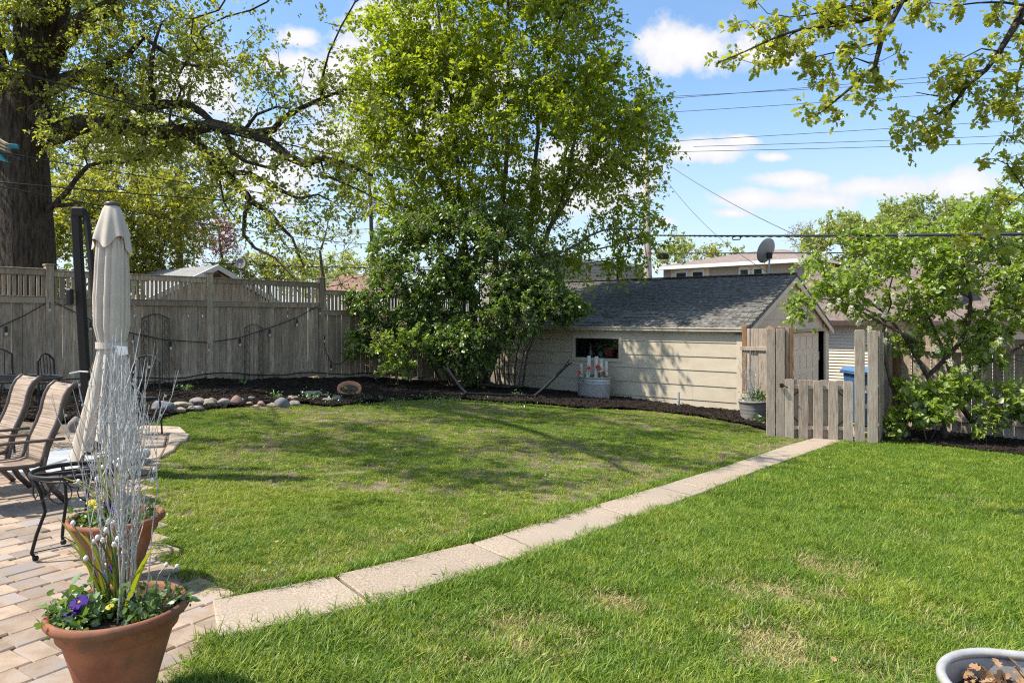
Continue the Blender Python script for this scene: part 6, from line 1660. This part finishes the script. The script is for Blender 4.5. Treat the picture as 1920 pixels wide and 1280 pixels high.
# grey shingled flat roofed house left of the pole
gh = thing('neighbour_house', 'grey shingled flat roofed house seen left of the utility pole', 'house', Vector((P(1150, 0, 44).x, 44, -1)))
a, b = P(1020, 466, 38), P(1216, 497, 45); a.z = b.z = 4.75
wdir = (b-a); wdir.z = 0; Lw = wdir.length; wdir.normalize(); wn_ = Vector((-wdir.y, wdir.x, 0))
b1m = MB().box((a+b)/2+wn_*2.5+ZZ*(1.5-4.75+.2), (Lw, 5, 6.2), (wdir, wn_, ZZ)).build('wall', M['greyshake'], gh)
MB().box((a+b)/2+ZZ*-.02+wn_*.0, (Lw+.2, .14, .16), (wdir, wn_, ZZ)).build('parapet_trim', M['white'], gh)
for i in range(26):
    MB().box(a+wdir*Lw/2-wn_*.02-ZZ*(.18+.2*i), (Lw, .03, .19), (wdir, wn_+ZZ*.1, ZZ)).build('shingle_course', M['greyshake'], gh)
wp = P(1157, 511, 42); wp = onplane(1157, 511, a-wn_*.06, wn_)
wf = MB().box(wp, (.5, .08, 1.0), (wdir, wn_, ZZ)).build('window', M['white'], gh); MB().box(wp-wn_*.045, (.26, .02, .8), (wdir, wn_, ZZ)).build('pane', M['glass'], wf)
# taupe house right of the pole
th = thing('neighbour_house', 'taupe house with hipped brown roof and white windows behind the garage ridge', 'house', Vector((P(1360, 0, 40).x, 40, -1)))
a, b = P(1236, 508, 43), P(1500, 492, 37); ez = 4.5; a.z = b.z = ez
wdir = (b-a).normalized(); Lw = (b-a).length; wn_ = Vector((-wdir.y, wdir.x, 0))
MB().box((a+b)/2+wn_*4-ZZ*(ez+1.5)/2, (Lw-.6, 8, ez+1.4), (wdir, wn_, ZZ)).build('wall', M['taupe'], th)
q0, q1, q2, q3 = a-wn_*.5-wdir*.4, b-wn_*.5+wdir*.4, b+wn_*8.5+wdir*.4, a+wn_*8.5-wdir*.4
r0, r1 = a+wn_*4+wdir*4.2+ZZ*1.0, b+wn_*4-wdir*2.6+ZZ*1.0
b_ = MB(); b_.poly([q0, q1, r1, r0]); b_.poly([q1, q2, r1]); b_.poly([q2, q3, r0, r1]); b_.poly([q3, q0, r0]); b_.poly([q0, q3, q2, q1]); b_.build('roof', M['brownroof'], th)
MB().box((a+b)/2-wn_*.5-ZZ*.06, (Lw+.9, .1, .2), (wdir, wn_, ZZ)).build('gutter', M['white'], th)
MB().box((a+b)/2-wn_*.2-ZZ*.1, (Lw+.5, .55, .06), (wdir, wn_, ZZ)).build('soffit', M['white'], th)
MB().tube([b-wn_*.45+wdir*.1-ZZ*.12, b-wn_*.1-wdir*.3-ZZ*.45, b-wn_*.06-wdir*.3-ZZ*4], .05, 8).build('downspout', M['white'], th)
for (px, w_) in ((1268, .62), (1297+12, .62), (1396, .42), (1422, .42)):
    c = onplane(px+(10 if px < 1300 else 0), 520, a-wn_*.04, wn_); c.z = ez-.95
    fr_ = MB().box(c, (w_+.22, .1, 1.5), (wdir, wn_, ZZ)).build('window', M['white'], th); MB().box(c-wn_*.055+ZZ*-.03, (w_, .02, 1.2), (wdir, wn_, ZZ)).build('pane', M['glass'], fr_)
for (px0, px1) in ((1258, 1330), (1388, 1436)):
    c0, c1 = onplane(px0, 515, a-wn_*.02, wn_), onplane(px1, 515, a-wn_*.02, wn_); c0.z = c1.z = ez-.9
    MB().box((c0+c1)/2, ((c1-c0).length, .05, 1.7), (wdir, wn_, ZZ)).build('window_surround', M['door'], th)

# vinyl sided neighbour garage right of the cream garage
S0 = P(1485, 0, 27); S0.z = 0; ez = 1.33; Lw = 10.5
vg = thing('neighbour_garage', 'cream vinyl sided garage with brown roof behind the gate', 'garage', Vector((S0.x, S0.y, -1.3)))
def vp(k, s, z): return S0+V*k+W*s+ZZ*z
MB().box(vp(Lw/2, 4, (ez-1.6)/2), (Lw, 7.8, ez+1.5), (V, W, ZZ)).build('wall', M['vinyl'], vg)
b_ = MB(); z = ez-.02; i = 0
while z > -1.5:
    b_.prism([vp(0, .08, z), vp(0, .085, z-.11), vp(0, .05, z-.11)], V*Lw); z -= .113
b_.build('siding', M['vinyl'], vg, kind='stuff')
rz = 3.45
b_ = MB().prism([vp(-.3, -.35, ez+.0), vp(Lw, -.35, ez+.0), vp(Lw, 4, rz), vp(-.3, 4, rz)], ZZ*.05).prism([vp(-.3, 8.3, ez), vp(Lw, 8.3, ez), vp(Lw, 4, rz), vp(-.3, 4, rz)], ZZ*.05).build('roof', M['brownroof'], vg)
b_ = MB(); sl2 = math.atan2(rz-ez, 4.35); r1 = W*math.cos(sl2)+ZZ*math.sin(sl2); r2 = -W*math.sin(sl2)+ZZ*math.cos(sl2)
for i in range(33):
    k = -.3
    while k < Lw:
        wd = rr.choice([.3, .45, .6, .9]); b_.box(vp(min(k+wd/2, Lw), -.35, ez)+r1*(.15*i+.07)+r2*(.055+rr.uniform(0, .008)), (wd-.01, .15, .014), (V, r1, r2)); k += wd
b_.build('roof_shingles', M['brownroof'], vg, kind='stuff')
MB().box(vp(Lw/2, -.37, ez-.03), (Lw+.3, .04, .16), (V, W, ZZ)).build('eave_board', M['bronze'], vg)
MB().prism([vp(-.3, -.35, ez-.08), vp(-.3, 4, rz-.08), vp(-.3, 8.3, ez-.08), vp(-.3, 8.3, ez+.05), vp(-.3, 4, rz+.06), vp(-.3, -.35, ez+.05)], V*-.04).build('rake_board', M['trim'], vg)
c = onplane(1776, 535, vp(0, 1.2, 2), W); dm = MB().box(c, (.9, 1.2, .9), (V, W, ZZ)).build('dormer', M['taupe'], vg); MB().box(c-W*.61, (.6, .02, .7), (V, W, ZZ)).build('dormer_window', M['glass'], dm)
MB().box(c+ZZ*.48, (1.1, 1.4, .06), (V, W, ZZ)).build('dormer_roof', M['brownroof'], dm)

# blue wheeled bin behind the gate
bc = P(1622, 0, 15.2); bc.z = gz(bc.x, bc.y)+.03
bn = thing('wheelie_bin', 'blue plastic wheeled bin behind the gate', 'bin', bc)
def bq(z, w, dpt): return [bc+Vector((x*w/2, y*dpt/2, z)) for x, y in ((-1, -1), (1, -1), (1, 1), (-1, 1))]
b_ = MB(); b_.v = bq(.06, .52, .5)+bq(1.12, .66, .66); b_.f = [[3, 2, 1, 0], [4, 5, 6, 7], [0, 1, 5, 4], [1, 2, 6, 5], [2, 3, 7, 6], [3, 0, 4, 7]]; b_.build('body', M['blue'], bn, bevel=.03)
MB().box(bc+ZZ*1.14, (.76, .74, .05)).build('rim', M['blue'], bn, bevel=.015)
MB().prism([bc+Vector((-.38, -.38, 1.17)), bc+Vector((-.38, .38, 1.17)), bc+Vector((-.34, .3, 1.25)), bc+Vector((-.34, -.25, 1.24))], Vector((.74, 0, 0))).build('lid', mat('bin_lid', (.10, .20, .36), rough=.4), bn, bevel=.015)
MB().box(bc+Vector((0, -.31, .82)), (.3, .02, .16)).build('sticker', M['yellow_dec'] if 'yellow_dec' in M else M['white'], bn)
for s in (-1, 1): MB().tube([bc+Vector((s*.28, .3, .12)), bc+Vector((s*.33, .3, .12))], .12, 16).build('wheel', M['iron'], bn)

# fallen leaves and twigs on the lawn and path
pp = []
for _ in range(130):
    y = RNG.uniform(3, 16); x = y*RNG.uniform(-.5, .72)
    if inpoly(np.array([x]), np.array([y]), bed_poly)[0] or (x-FA.x)*U.x+(y-FA.y)*U.y > 0: continue
    pp.append((x, y, gz(x, y)+.04+RNG.uniform(0, .015)))
pp = np.array(pp); o = leaves('fallen_leaves', pp, RNG.normal(size=pp.shape)*np.array([1, 1, .3]), .03, T_OAK, M['leaflit'], None); o['label'] = 'dry brown leaf bits lying on the lawn and path'
